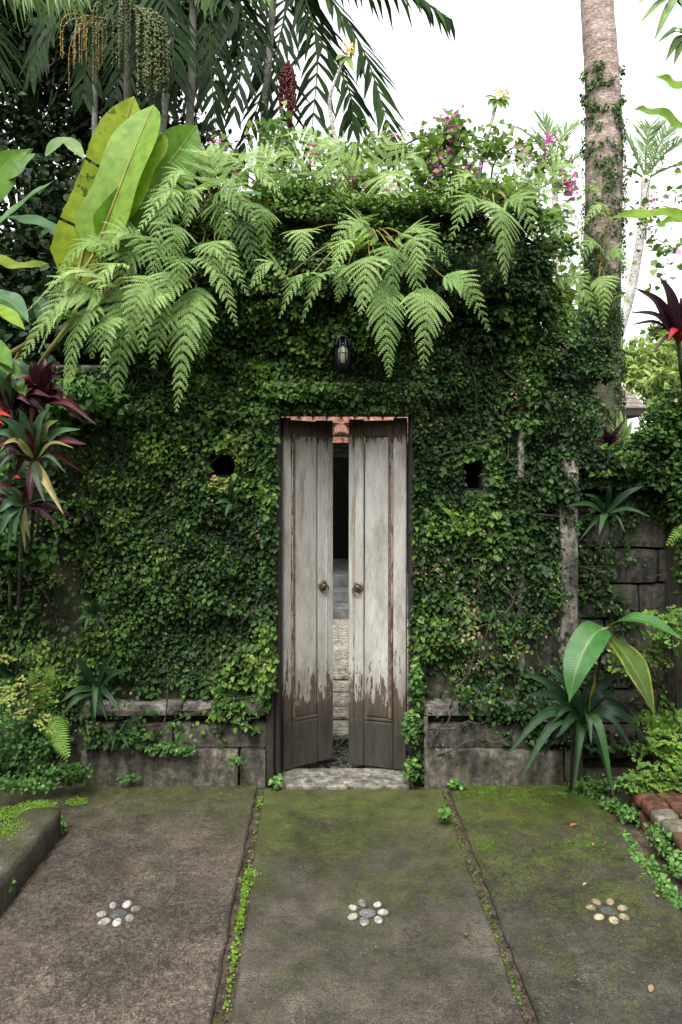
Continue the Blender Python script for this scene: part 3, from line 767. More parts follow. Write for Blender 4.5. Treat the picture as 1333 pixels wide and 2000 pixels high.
# ------------------------------------------------------------------ creeper on the walls (uncountable leaves)
def creeper(name, label, faces, mat='ivy', dens=9500, size=(.017, .033), bump=.115, hole=None, tone=0.0, dead=0.035):
    """faces: (origin, u-vector, v-vector, outward normal, density factor, thickness factor)"""
    PP, NN, TT, SS, RR = [], [], [], [], []
    for (o, u, v, nrm, df, tf) in faces:
        o, u, v, nrm = (np.array(q, float) for q in (o, u, v, nrm))
        area = np.linalg.norm(np.cross(u, v)); n = int(area * dens * df)
        a_ = RNG.random((n, 1)); b_ = RNG.random((n, 1))
        p = o + a_ * u + b_ * v
        h = vnoise(p * 5.0, 3) * .6 + vnoise(p * 13.0, 5) * .4
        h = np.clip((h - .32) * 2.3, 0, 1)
        cov = vnoise(p * 2.6, 9) * .6 + vnoise(p * 7.5, 12) * .4
        depth = RNG.random(n) ** .45
        keep = np.ones(n, bool)
        if hole is not None: keep &= RNG.random(n) < hole(p, cov)
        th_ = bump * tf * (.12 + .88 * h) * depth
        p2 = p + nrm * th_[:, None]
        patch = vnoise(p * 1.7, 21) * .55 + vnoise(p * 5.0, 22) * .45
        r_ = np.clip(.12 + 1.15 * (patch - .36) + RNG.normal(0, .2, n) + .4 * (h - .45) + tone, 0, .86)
        dd = RNG.random(n) < dead * (.15 + 9 * np.clip(vnoise(p * 4.3, 33) - .55, 0, 1))
        r_[dd] = RNG.uniform(.92, 1, dd.sum())
        nn = nrm * .62 + np.array([0, 0, .7]) + rv(n, .5)
        tt = np.array([0, 0, -1.0]) + nrm * .35 + rv(n, .55)
        PP.append(p2[keep]); NN.append(nn[keep]); TT.append(tt[keep]); RR.append(r_[keep])
        SS.append((np.clip(RNG.lognormal(math.log((size[0] + size[1]) / 2), .30, n), .013, .048) * (.72 + .56 * vnoise(p * 3.1, 41)) * np.where(dd, .7, 1))[keep])
    o = leaves(name, M[mat], np.vstack(PP), np.vstack(NN), np.vstack(TT), np.concatenate(SS), np.concatenate(RR))
    return tag(o, label, 'creeper', kind='stuff')

def pxy(p):
    return p[:, 0] / p[:, 1] * F + CX, HY - (p[:, 2] - EYE) / p[:, 1] * F
def rect(x, y, x0, x1, y0, y1): return (x > x0) & (x < x1) & (y > y0) & (y < y1)

# the two dark square wall openings are real recesses with shade painted into the lining
def recess(h, label):
    x0, x1, z0, z1 = h; t = thing('vent_opening', label, 'opening', (x0, 4.0, z0)); e = .008
    for nm, lo, hi in (('sill', (x0 + .001, 3.975, z0 + .001), (x1 - .001, 4.24, z0 + e)), ('side', (x0 + .001, 3.976, z0 + e), (x0 + e, 4.24, z1 - e)), ('side', (x1 - e, 3.976, z0 + e), (x1 - .001, 4.24, z1 - e)), ('head', (x0 + .001, 3.975, z1 - e), (x1 - .001, 4.24, z1 - .001)), ('back', (x0 + .001, 4.241, z0 + .001), (x1 - .001, 4.25, z1 - .001))):
        b = MB(); box(b, lo, hi); b.build(nm, M['room_shade'], t)
recess(H1, 'small dark square opening in the creeper left of the doors')
recess(H2, 'small dark square opening in the creeper right of the doors')

def hole_main(p, cov):
    x, y = pxy(p); k = np.ones(len(p))
    k *= np.where(rect(x, y, 410, 462, 884, 932) | rect(x, y, 903, 945, 896, 958), 0.0, 1.0)
    k *= np.where(rect(x, y, 652, 688, 658, 722), 0.0, 1.0)                    # lamp
    low = np.clip((y - 1180) / 200, 0, 1)                                          # stone shows lower down
    lf = np.where(x < 560, np.clip((cov - .30 - .20 * np.clip((y - 1290) / 110, 0, 1)) * 9, 0.05, 1), 1)
    rf_ = np.where(x > 800, np.clip((cov - .27 - .17 * low) * 8, 0.06, 1), 1)
    k *= np.where((y > 1270) & (x < 560), lf, 1) * np.where((y > 1080) & (x > 830), rf_, 1)
    k *= np.where(rect(x, y, 1092, 1128, 1030, 1240), .12, 1)
    k *= np.where(rect(x, y, 1003, 1018, 790, 985), .25, 1)
    k *= np.where((x < 170) & (y > 800), np.clip((cov - .28) * 6, .1, 1), 1)
    return k
Fn = (0, -1, 0)
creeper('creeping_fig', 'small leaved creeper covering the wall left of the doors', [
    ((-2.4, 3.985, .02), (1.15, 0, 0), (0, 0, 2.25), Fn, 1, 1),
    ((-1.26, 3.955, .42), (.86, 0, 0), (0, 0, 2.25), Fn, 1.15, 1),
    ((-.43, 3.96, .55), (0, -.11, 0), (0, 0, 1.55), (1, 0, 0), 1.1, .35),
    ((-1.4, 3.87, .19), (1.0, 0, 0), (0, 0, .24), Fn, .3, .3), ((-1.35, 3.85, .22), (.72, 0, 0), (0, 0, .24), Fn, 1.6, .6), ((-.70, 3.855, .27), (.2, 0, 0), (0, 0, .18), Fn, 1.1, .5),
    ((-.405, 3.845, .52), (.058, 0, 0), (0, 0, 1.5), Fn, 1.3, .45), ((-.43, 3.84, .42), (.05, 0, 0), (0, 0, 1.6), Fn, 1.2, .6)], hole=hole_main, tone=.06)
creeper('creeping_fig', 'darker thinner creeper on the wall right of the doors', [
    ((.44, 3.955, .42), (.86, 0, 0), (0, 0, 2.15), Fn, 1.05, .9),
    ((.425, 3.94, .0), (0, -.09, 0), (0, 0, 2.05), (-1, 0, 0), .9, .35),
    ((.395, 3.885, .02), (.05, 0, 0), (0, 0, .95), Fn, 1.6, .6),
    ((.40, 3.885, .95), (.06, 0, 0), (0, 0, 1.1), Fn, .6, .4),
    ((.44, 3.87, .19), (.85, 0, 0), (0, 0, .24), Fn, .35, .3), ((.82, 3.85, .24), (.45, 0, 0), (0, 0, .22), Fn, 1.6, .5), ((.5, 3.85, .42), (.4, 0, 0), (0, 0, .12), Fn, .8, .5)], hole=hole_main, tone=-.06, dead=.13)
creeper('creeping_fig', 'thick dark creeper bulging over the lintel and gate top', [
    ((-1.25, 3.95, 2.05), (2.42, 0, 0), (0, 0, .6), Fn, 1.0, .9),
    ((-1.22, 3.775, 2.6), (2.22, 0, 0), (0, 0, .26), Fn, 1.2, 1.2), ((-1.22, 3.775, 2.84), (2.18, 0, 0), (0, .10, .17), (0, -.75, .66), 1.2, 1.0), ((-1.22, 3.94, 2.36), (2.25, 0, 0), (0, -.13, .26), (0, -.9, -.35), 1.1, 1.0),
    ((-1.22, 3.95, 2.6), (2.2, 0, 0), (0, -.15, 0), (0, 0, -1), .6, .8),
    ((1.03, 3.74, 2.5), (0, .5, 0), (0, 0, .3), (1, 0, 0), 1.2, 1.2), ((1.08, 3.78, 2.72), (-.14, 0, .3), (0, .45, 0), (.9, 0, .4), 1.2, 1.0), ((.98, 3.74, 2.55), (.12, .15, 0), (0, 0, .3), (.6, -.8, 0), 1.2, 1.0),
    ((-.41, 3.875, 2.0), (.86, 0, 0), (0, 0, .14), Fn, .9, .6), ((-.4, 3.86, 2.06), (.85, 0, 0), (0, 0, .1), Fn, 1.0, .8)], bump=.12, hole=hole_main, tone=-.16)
def hole_top(p, cov): return np.clip((cov - .2) * 6, .15, 1)
creeper('creeping_fig', 'creeper and twigs in a painted sunlit tone on the flat top of the gate', [
    ((-1.2, 3.82, 3.0), (2.15, 0, 0), (0, .46, 0), (0, 0, 1), 1.3, 2.0), ((-1.15, 3.82, 2.9), (2.05, 0, 0), (0, .12, .12), (0, -.6, .8), .8, 1.2),
    ((-.7, 3.72, 3.0), (1.75, 0, 0), (0, .35, .22), (0, -.6, .8), 1.3, 1.2)], mat='ivy_top', bump=.10, hole=hole_top)
creeper('creeping_fig', 'dense creeper on the stepped shoulder beside the palm trunk', [
    ((1.12, 3.925, 2.2), (.37, 0, 0), (0, 0, .22), Fn, 1.5, .9), ((1.28, 3.945, 1.72), (.12, 0, 0), (0, 0, .5), Fn, 1.3, 1.0),
    ((1.12, 3.93, 2.4), (.37, 0, 0), (0, .4, 0), (0, 0, 1), 1.3, .5), ((1.475, 3.93, 2.2), (0, .35, 0), (0, 0, .2), (1, 0, 0), 1.2, .7),
    ((1.29, 4.0, 1.6), (0, .3, 0), (0, 0, .6), (1, 0, 0), 1.2, 1.0), ((1.18, 3.955, 2.35), (.2, 0, 0), (0, .1, .25), Fn, .5, .8)], bump=.10, tone=-.08)
def hole_low(p, cov):
    x, y = pxy(p); return np.where((y > 955) & (x > 1130), np.clip((cov - .48) * 5, 0.0, .6), 1) * np.where((x < 1130) & (y > 1100), .5, 1)
creeper('creeping_fig', 'creeper hanging over the coping of the low shade-toned wall', [
    ((1.28, 4.015, 1.6), (1.2, 0, 0), (0, 0, .2), Fn, 1.5, 1.2), ((1.28, 4.0, 1.75), (1.2, 0, 0), (0, .4, 0), (0, 0, 1), 1.3, .9),
    ((1.28, 4.085, .1), (1.2, 0, 0), (0, 0, 1.5), Fn, .8, .35)], bump=.11, hole=hole_low, tone=-.12, dead=.09)
creeper('creeping_fig', 'mossy creeper draped over the pier at the right edge', [
    ((1.86, 3.93, 1.5), (.2, 0, 0), (0, 0, .36), Fn, 1.2, 1.0), ((2.02, 3.92, 1.35), (.24, 0, 0), (0, 0, .66), Fn, 1.2, 1.1), ((2.24, 3.9, .9), (.3, 0, 0), (0, 0, 1.25), Fn, 1.2, 1.2),
    ((1.82, 3.93, 1.78), (.35, 0, .28), (0, .4, 0), (-.5, 0, .85), 1.4, 1.0), ((1.855, 4.2, 1.4), (0, -.27, 0), (0, 0, .45), (-1, 0, 0), 1, .8), ((2.1, 3.92, 2.05), (.4, 0, .12), (0, .4, 0), (-.2, 0, 1), 1.2, 1)], bump=.1, tone=-.1)

# woody runners threading through the creeper
for lab, (xa, xb, za, zb, k) in (('woody creeper runners threading through the leaves left of the doors', (-1.9, -.42, .45, 2.3, 24)), ('woody creeper runners threading through the leaves right of the doors', (.47, 1.28, .45, 2.3, 16))):
    b = MB()
    for _ in range(k):
        x, z = random.uniform(xa, xb), random.uniform(za, zb); a_ = random.uniform(.2, 2.9); q = []
        for _j in range(9):
            q.append(Vector((min(xb, max(xa, x)), 3.955 - random.uniform(.02, .10), z))); x += .075 * math.cos(a_); z += .075 * math.sin(a_); a_ += random.uniform(-.5, .5)
        tube(b, crv(q, 20), list(np.linspace(random.uniform(.003, .006), .0015, 21)), 4, .3)
    tag(b.build('creeper_stems', M['bark'], None, True), lab, 'stems', kind='stuff')
# bare creeper stems on the stone
for lab, seeds in (('bare brown creeper stems crossing the left plinth', [(250, 1420, 470, 1380), (300, 1470, 330, 1300), (380, 1400, 520, 1340), (430, 1440, 460, 1330), (330, 1395, 500, 1400)]),
                   ('bare brown creeper stems crossing the right plinth and pilaster', [(835, 1425, 960, 1405), (850, 1470, 1000, 1440), (880, 1380, 950, 1220), (835, 1460, 930, 1340), (990, 1140, 1020, 1200), (1050, 1140, 1180, 1100)]),
                   ('pale twigs sticking out of the low wall on the right', [(1090, 1112, 1200, 1118), (1255, 1132, 1310, 1120), (1170, 1160, 1150, 1105)])):
    b = MB()
    for (x0, y0, x1, y1) in seeds:
        Y0 = 3.83 if x1 < 1090 else 3.98
        q = [P(x0 + (x1 - x0) * t_ + random.uniform(-10, 10), y0 + (y1 - y0) * t_ + random.uniform(-9, 9), Y0 + random.uniform(-.02, .03)) for t_ in np.linspace(0, 1, 6)]
        tube(b, crv(q, 18), list(np.linspace(.006, .0025, 19)), 5, .3)
    tag(b.build('creeper_stems', M['bark'], None, True), lab, 'stems', kind='stuff')

# ------------------------------------------------------------------ ferns
def frond(parent, pts, width, hint=(0, -.75, .65), r=.5, npairs=15, stalk=.06, droop=.5, lace=.0105, name='frond'):
    """twice-pinnate fern frond: stalk, lance shaped side pinnae and their small leaflets"""
    L = sum((Vector(pts[i + 1]) - Vector(pts[i])).length for i in range(len(pts) - 1))
    n = 24; c = crv(pts, n); b = MB(); hint = Vector(hint)
    tube(b, c, list(np.linspace(.0035, .0008, n + 1)), 4, r * .6 + .3, False)
    npairs = max(9, int(npairs * min(1.25, max(.75, L / .45))))
    for i in range(npairs):
        u = 1 - (1 - i / npairs) ** 1.35; t = stalk + (1 - stalk) * u
        k = min(int(t * n), n - 1); p = c[k].lerp(c[k + 1], t * n - k)
        tan = (c[k + 1] - c[k]).normalized(); sd = tan.cross(hint).normalized(); nm = sd.cross(tan).normalized()
        wl = width * .5 * (1.0 - u) ** .85 * (.8 + .2 * min(1, u / .12)) + .008
        twist = random.uniform(-.25, .25)
        for s in (-1, 1):
            an = R(62 - 18 * u + random.uniform(-7, 7)); wl2 = wl * random.uniform(.86, 1.1)
            d0 = (sd * s * math.sin(an) + tan * math.cos(an)).normalized()
            m = max(4, int(wl2 / lace)); q = p + nm * .001; up = (nm + sd * s * twist).normalized()
            gap = L * .9 / npairs * (1 - u) ** .3; dj = droop * random.uniform(.6, 1.3)
            for j in range(m):
                f_ = j / m
                d = (d0 + tan * (.45 * f_) + Vector((0, 0, -dj * f_ * f_ - .03)) - nm * (.15 * f_)).normalized()
                q2 = q + d * (wl2 / m)
                ll = max(.004, min(wl2 * .28, gap * .95) * (1 - f_) ** .7 * (.7 + .3 * min(1, f_ / .1))) * random.uniform(.88, 1.1)
                e1 = d.cross(up).normalized()
                rr = min(1, max(0, r + random.uniform(-.14, .14) + .15 * f_))
                wj = (wl2 / m) * .5
                for s2 in (-1, 1):
                    dd = (e1 * s2 * .84 + d * .54).normalized()
                    tp = q + dd * ll - up * (ll * .25); md = q + dd * (ll * .55) + up * (ll * .02)
                    b.add([q - d * (wj * .8), md - d * (wj * .74), tp, md + d * (wj * .6), q + d * (wj * .8)], [(0, 1, 2, 3, 4)] if s2 > 0 else [(4, 3, 2, 1, 0)], rr)
                q = q2
    return b.build(name, M['fern'], parent)

def fern(label, root, fronds, group='tree ferns hanging over the gate', seed_r=.5):
    t = thing('fern', label, 'fern', root, group)
    rt = Vector(root)
    for fd in fronds:
        (x0, y0, Y0), (x1, y1, Y1), wpx = fd[:3]; lift = fd[3] if len(fd) > 3 else .10; r_ = fd[4] if len(fd) > 4 else seed_r
        a_ = P(x0, y0, Y0); c_ = P(x1, y1, Y1); m_ = a_.lerp(c_, .45) + Vector((0, -.05, lift))
        hint = (random.uniform(-.5, .5), -.75 + random.uniform(-.15, .25), .65); wpx *= random.uniform(.82, 1.15)
        frond(t, [a_, m_, c_], 1.12 * wpx / F * (Y0 + Y1) / 2, hint, min(1, max(0, r_ + .06 + random.uniform(-.25, .2))))
        # stalk back to the root
        b = MB(); tube(b, crv([rt, rt.lerp(a_, .5) + Vector((0, 0, .05)), a_], 8), list(np.linspace(.005, .0035, 9)), 5, .3); b.build('stalk', M['fern_stalk'], t, True)
    return t

fern('big pale fern cascading down the wall beside the banana leaves', P(300, 520, 3.86), [
    ((385, 555, 3.62), (345, 806, 3.48), 170, .06), ((262, 560, 3.6), (227, 785, 3.45), 160, .06), ((185, 590, 3.5), (126, 779, 3.35), 170, .08, .6),
    ((300, 540, 3.55), (248, 668, 3.4), 130, .05, .6), ((210, 575, 3.5), (34, 712, 3.35), 150, .12, .75), ((240, 500, 3.6), (95, 560, 3.45), 110, .12, .6),
    ((230, 560, 3.5), (48, 612, 3.4), 120, .12, .75), ((330, 600, 3.6), (300, 720, 3.5), 130, .05, .35), ((280, 470, 3.7), (225, 585, 3.6), 130, .05, .4),
    ((330, 470, 3.65), (296, 545, 3.55), 140, .04, .5), ((360, 500, 3.6), (350, 578, 3.5), 110, .04, .55), ((400, 610, 3.65), (395, 700, 3.6), 110, .03, .35), ((200, 640, 3.5), (180, 700, 3.4), 120, .05, .6), ((250, 520, 3.55), (175, 610, 3.42), 130, .08, .7), ((310, 560, 3.55), (275, 690, 3.45), 120, .05, .55), ((170, 560, 3.5), (90, 640, 3.4), 110, .1, .75), ((160, 620, 3.45), (75, 690, 3.35), 120, .08, .75), ((290, 480, 3.62), (180, 520, 3.5), 120, .1, .6), ((220, 620, 3.48), (205, 730, 3.38), 110, .05, .65), ((350, 530, 3.6), (310, 640, 3.5), 120, .05, .45)],
    )
fern('fern spreading over the gate top left of the middle', P(420, 430, 3.9), [
    ((345, 385, 3.7), (299, 490, 3.55), 150, .06, .6), ((390, 375, 3.7), (366, 442, 3.55), 130, .06, .65), ((420, 380, 3.7), (500, 440, 3.55), 130, .08, .45),
    ((470, 410, 3.7), (500, 535, 3.62), 130, .05, .15), ((440, 420, 3.72), (463, 530, 3.64), 120, .05, .12), ((510, 400, 3.68), (522, 500, 3.6), 100, .05, .3),
    ((400, 500, 3.65), (463, 637, 3.5), 105, .08, .6), ((395, 480, 3.65), (486, 578, 3.5), 90, .08, .65), ((400, 380, 3.75), (300, 400, 3.6), 110, .12, .7), ((410, 370, 3.8), (410, 330, 3.9), 130, .1, .7),
    ((450, 370, 3.75), (560, 395, 3.6), 110, .12, .6), ((380, 390, 3.7), (265, 460, 3.5), 120, .1, .6), ((430, 390, 3.7), (440, 470, 3.6), 130, .05, .4), ((400, 360, 3.9), (480, 325, 4.05), 110, .1, .8), ((430, 365, 3.75), (380, 330, 3.85), 120, .12, .85), ((450, 350, 3.8), (520, 350, 3.7), 120, .1, .85), ((360, 380, 3.68), (320, 440, 3.52), 130, .06, .7), ((470, 385, 3.7), (450, 450, 3.58), 120, .05, .5), ((440, 360, 3.72), (470, 420, 3.58), 130, .06, .7), ((350, 440, 3.6), (340, 530, 3.5), 120, .05, .55), ((420, 470, 3.62), (420, 560, 3.52), 110, .05, .4)])
fern('fern drooping over the lamp in the middle of the gate', P(715, 460, 3.85), [
    ((742, 540, 3.52), (761, 737, 3.4), 150, .05, .6), ((722, 500, 3.5), (705, 616, 3.38), 130, .06, .65), ((700, 490, 3.55), (650, 535, 3.4), 130, .08, .7),
    ((590, 455, 3.6), (591, 510, 3.45), 135, .05, .75), ((645, 530, 3.5), (590, 631, 3.42), 110, .06, .6), ((610, 535, 3.5), (545, 623, 3.42), 100, .06, .6),
    ((805, 470, 3.55), (816, 532, 3.42), 150, .06, .7), ((800, 505, 3.55), (818, 590, 3.45), 110, .05, .45), ((835, 560, 3.5), (826, 722, 3.42), 130, .05, .55),
    ((865, 540, 3.5), (957, 648, 3.42), 90, .07, .5), ((700, 440, 3.65), (700, 486, 3.5), 120, .06, .6), ((760, 480, 3.55), (770, 600, 3.45), 120, .05, .5),
    ((680, 520, 3.5), (660, 590, 3.42), 110, .05, .55), ((560, 540, 3.55), (490, 560, 3.45), 90, .08, .6), ((740, 470, 3.6), (640, 495, 3.45), 110, .1, .6), ((770, 470, 3.6), (880, 520, 3.5), 110, .1, .5)])
fern('single broad fern hanging at the right corner of the gate', P(960, 400, 3.9), [
    ((965, 395, 3.55), (988, 556, 3.42), 165, .08, .6), ((940, 395, 3.6), (880, 470, 3.5), 120, .08, .5), ((990, 390, 3.6), (1045, 470, 3.5), 120, .08, .6), ((950, 380, 3.7), (860, 395, 3.6), 90, .1, .6), ((990, 385, 3.65), (1060, 410, 3.55), 90, .1, .55)])
fern('airy fern standing behind the gate top in the middle', P(690, 420, 4.3), [
    ((655, 300, 4.05), (672, 380, 3.9), 150, .08, .75), ((760, 340, 3.95), (748, 445, 3.8), 140, .08, .7), ((650, 330, 4.1), (545, 266, 4.2), 120, .1, .9), ((610, 345, 4.1), (500, 335, 4.0), 110, .1, .9),
    ((770, 345, 4.05), (840, 345, 3.95), 110, .1, .8), ((700, 350, 4.1), (600, 300, 4.1), 120, .12, .85), ((740, 350, 4.1), (780, 290, 4.2), 120, .1, .85), ((690, 340, 4.1), (610, 380, 3.95), 120, .1, .7), ((560, 370, 4.1), (470, 300, 4.2), 100, .1, .85)])
fern('feathery fern beside the palm trunk right of the gate', P(1060, 470, 4.4), [
    ((1050, 400, 4.4), (1130, 330, 4.4), 100, .12, .6), ((1070, 420, 4.4), (1150, 480, 4.3), 100, .12, .5), ((1060, 430, 4.4), (1120, 540, 4.3), 90, .1, .4), ((1060, 460, 4.45), (1140, 600, 4.35), 90, .1, .5), ((1040, 390, 4.4), (1000, 300, 4.4), 90, .1, .6), ((1090, 540, 4.45), (1170, 640, 4.4), 90, .1, .5)])
fern('fine fern growing on the ivy clad palm trunk', P(1175, 520, 4.85), [
    ((1170, 480, 4.8), (1120, 540, 4.65), 70, .1, .6), ((1180, 500, 4.8), (1235, 560, 4.7), 70, .1, .5), ((1170, 540, 4.78), (1180, 640, 4.65), 80, .08, .6), ((1190, 430, 4.8), (1140, 440, 4.65), 70, .1, .7), ((1185, 590, 4.8), (1250, 640, 4.7), 70, .1, .5), ((1165, 600, 4.78), (1110, 610, 4.65), 70, .1, .5)], 'ferns on trunks')

# simple once-pinnate ferns near the ground and on the wall
def sword_fern(label, fronds, root, r=.8):
    t = thing('sword_fern', label, 'fern', root, 'small sword ferns')
    for (a_, c_, wpx) in fronds:
        a_ = P(*a_); c_ = P(*c_); b = MB(); n = 20; m_ = a_.lerp(c_, .5) + Vector((0, -.03, .03)); c = crv([a_, m_, c_], n)
        tube(b, c, list(np.linspace(.0025, .0007, n + 1)), 4, .5, False)
        wd = wpx / F * a_.y * .5; L = (c_ - a_).length; m = int(L / .0145)
        for i in range(m):
            t_ = (i + .5) / m; k = min(int(t_ * n), n - 1); p = c[k].lerp(c[k + 1], t_ * n - k); tan = (c[k + 1] - c[k]).normalized()
            sd = tan.cross(Vector((.1, -.8, .5))).normalized()
            ll = wd * (1 - t_) ** .6 * min(1, .5 + t_ * 3)
            for s in (-1, 1):
                e_ = p + (sd * s + tan * .45) * ll + Vector((0, .0, -.15 * ll)); md = p.lerp(e_, .5)
                b.add([p - tan * .004, md - tan * .0048, e_, md + tan * .0042, p + tan * .004], [(0, 1, 2, 3, 4)] if s > 0 else [(4, 3, 2, 1, 0)], min(1, r + random.uniform(-.15, .15)))
        b.build('frond', M['maiden'], t)
    return t
sword_fern('bright sword fern pair at the foot of the left wall', [((88, 1378, 3.6), (105, 1302, 3.5), 60), ((105, 1400, 3.6), (135, 1478, 3.42), 60), ((110, 1430, 3.62), (132, 1488, 3.5), 40), ((85, 1385, 3.6), (60, 1310, 3.5), 40)], P(90, 1400, 3.7), .55)
sword_fern('little sword fern frond on the ivy right of the doors', [((905, 1045, 3.82), (862, 990, 3.74), 24), ((905, 1045, 3.82), (925, 1000, 3.75), 16)], P(905, 1048, 3.86), .6)
sword_fern('tiny pale fern sprig in the left creeper', [((352, 872, 3.8), (370, 896, 3.74), 18), ((352, 872, 3.8), (345, 855, 3.76), 12)], P(350, 872, 3.86), .6)
sword_fern('small fern rooted in the left paving joint', [((478, 1716, 2.94), (512, 1706, 2.9), 26), ((482, 1718, 2.94), (464, 1724, 2.88), 18), ((485, 1722, 2.93), (500, 1735, 2.87), 18)], (P(482, 1718, 2.94).x, 2.94, 0), .6)
sword_fern('yellow striped fern sprig under the big left fern', [((165, 722, 3.5), (128, 755, 3.4), 30)], P(168, 720, 3.6), .8)
sword_fern('pale fern tip at the right edge of the pier', [((1333, 1035, 3.7), (1302, 1065, 3.6), 34), ((1340, 1050, 3.7), (1325, 1030, 3.6), 20)], P(1345, 1030, 3.8), .5)

# ------------------------------------------------------------------ maidenhair and ground covers
def tuft(name, label, cat, mat, blobs, tmpl, size, tone=0.0, spread=.6, kind='stuff', group=None):
    """blobs: (centre px, py, Y, radius x, radius y, radius z, leaves)"""
    PP, RR = [], []
    for (x, y, Y, rx, ry, rz, n) in blobs:
        c = np.array(P(x, y, Y)); d = unit(rv(n)) * (RNG.random((n, 1)) ** .4) * np.array([rx, ry, rz]); PP.append(c + d)
        RR.append(np.clip(RNG.normal(.45, .2, n) + tone + .25 * d[:, 2] / rz, 0, 1))
    p = np.vstack(PP); n = len(p); nn = np.array([0, -.55, .8]) + rv(n, spread); tt = np.array([0, -.5, -.25]) + rv(n, .8)
    o = leaves(name, M[mat], p, nn, tt, RNG.uniform(size[0], size[1], n), np.concatenate(RR), tmpl)
    return tag(o, label, cat, group, kind)
def maidenhair(label, root, sprays, tone, size=(.013, .024), dens=1.0):
    """sprays: (centre px, py, Y, reach m, count); each spray is a flat lacy frond of fan-shaped leaflets on a wiry stalk"""
    t = thing('maidenhair_fern', label, 'fern', tuple(P(*root)), 'maidenhair ferns'); rt = P(*root)
    for (x, y, Y, reach, cnt) in sprays:
        c0 = P(x, y, Y); PP, NN, TT, RR = [], [], [], []; b = MB()
        for _ in range(cnt):
            d = Vector((random.uniform(-1, 1), random.uniform(-1, -.1), random.uniform(-.5, .7))).normalized(); L = reach * random.uniform(.6, 1.15)
            st = c0 + Vector((random.uniform(-.4, .4), random.uniform(-.3, .3), random.uniform(-.4, .4))) * reach; pl = Vector((random.uniform(-.4, .4), -.55, .8)).normalized(); sd = d.cross(pl).normalized(); pl = sd.cross(d).normalized(); e_ = st + d * L - Vector((0, 0, .25 * L))
            tube(b, crv([rt.lerp(st, .5), st, e_], 6), .0011, 3, .1, False); tn = random.gauss(.42, .14) + tone
            m = max(5, int(L / .011 * dens))
            for i_ in range(m):
                f_ = (i_ + .5) / m; w_ = L * .5 * (1 - f_) ** .8 * min(1, .3 + f_ * 3); k = max(1, int(w_ / .014))
                p = st + d * (L * f_) - Vector((0, 0, .25 * L * f_ * f_))
                for s_ in (-1, 1):
                    for q_ in range(k):
                        o_ = w_ * (q_ + random.uniform(.2, .9)) / k; PP.append(p + sd * (s_ * o_) + d * (o_ * .3) - Vector((0, 0, o_ * .12))); NN.append(pl + Vector((random.gauss(0, .25), random.gauss(0, .25), random.gauss(0, .25)))); TT.append(d + sd * (s_ * .9)); RR.append(tn + random.gauss(0, .1) + .15 * f_)
        leaves('frond', M['maiden'], np.array([tuple(q) for q in PP]), np.array([tuple(q) for q in NN]), np.array([tuple(q) for q in TT]), RNG.uniform(size[0], size[1], len(PP)), np.clip(RR, 0, 1), FAN, t)['kind'] = 'stuff'
        b.build('stalk', M['bark'], t)
maidenhair('yellowish maidenhair fern at the bottom left', (60, 1420, 3.75), [(25, 1345, 3.62, .10, 5), (55, 1385, 3.56, .10, 5), (20, 1290, 3.68, .07, 2), (85, 1350, 3.64, .08, 3)], .3)
maidenhair('lush maidenhair fern behind the brick edging on the right', (1300, 1450, 3.85), [(1300, 1210, 3.75, .13, 12), (1265, 1265, 3.82, .12, 10), (1210, 1290, 3.86, .12, 8), (1340, 1270, 3.7, .12, 8), (1300, 1400, 3.7, .13, 11), (1270, 1440, 3.64, .13, 12), (1310, 1480, 3.56, .13, 12), (1235, 1525, 3.5, .10, 9), (1290, 1520, 3.5, .1, 8), (1335, 1430, 3.6, .13, 8)], -.02, (.015, .028))
maidenhair('pale yellow maidenhair frond below the left wall opening', (443, 985, 3.84), [(434, 945, 3.78, .06, 4), (428, 935, 3.78, .05, 3)], .45, (.011, .018))
tuft('ground_creeper', 'leafy ground cover spilling from the left wall onto the paving', 'ground cover', 'ground', [(40, 1460, 3.65, .17, .12, .08, 260), (100, 1505, 3.65, .16, .08, .04, 200), (20, 1530, 3.52, .14, .08, .04, 140), (60, 1400, 3.8, .22, .06, .12, 300), (60, 1535, 3.48, .16, .06, .025, 120), (150, 1510, 3.7, .08, .06, .05, 200), (0, 1420, 3.6, .12, .12, .14, 260), (240, 1440, 3.78, .1, .04, .05, 160), (320, 1462, 3.8, .09, .03, .03, 160), (250, 1520, 3.8, .05, .03, .012, 60), (360, 1465, 3.8, .06, .03, .02, 90), (460, 1485, 3.78, .05, .03, .02, 70)], LEAF7, (.014, .03), -.08)
tuft('ground_creeper', 'leafy ground cover in the gap along the brick edging', 'ground cover', 'ground', [(1215, 1640, 3.3, .05, .12, .03, 260), (1260, 1690, 3.05, .05, .14, .03, 320), (1300, 1745, 2.85, .05, .12, .035, 320), (1330, 1690, 2.95, .06, .1, .05, 260), (1300, 1640, 3.1, .06, .12, .05, 260), (1235, 1590, 3.45, .07, .08, .04, 200), (1240, 1530, 3.5, .1, .08, .04, 240), (1130, 1550, 3.72, .14, .05, .015, 110), (1160, 1530, 3.75, .15, .08, .04, 160), (1200, 1570, 3.55, .07, .06, .02, 140)], LEAF7, (.014, .028), .1)
tuft('ground_creeper', 'green vine climbing at the foot of the right door jamb', 'vine', 'ground', [(803, 1500, 3.78, .035, .03, .05, 130), (805, 1420, 3.8, .04, .03, .1, 260), (812, 1330, 3.82, .03, .03, .12, 160), (540, 1525, 3.79, .03, .02, .02, 50), (890, 1530, 3.77, .05, .02, .012, 40), (868, 1588, 3.4, .025, .03, .01, 50)], LEAF7, (.018, .036), .1)
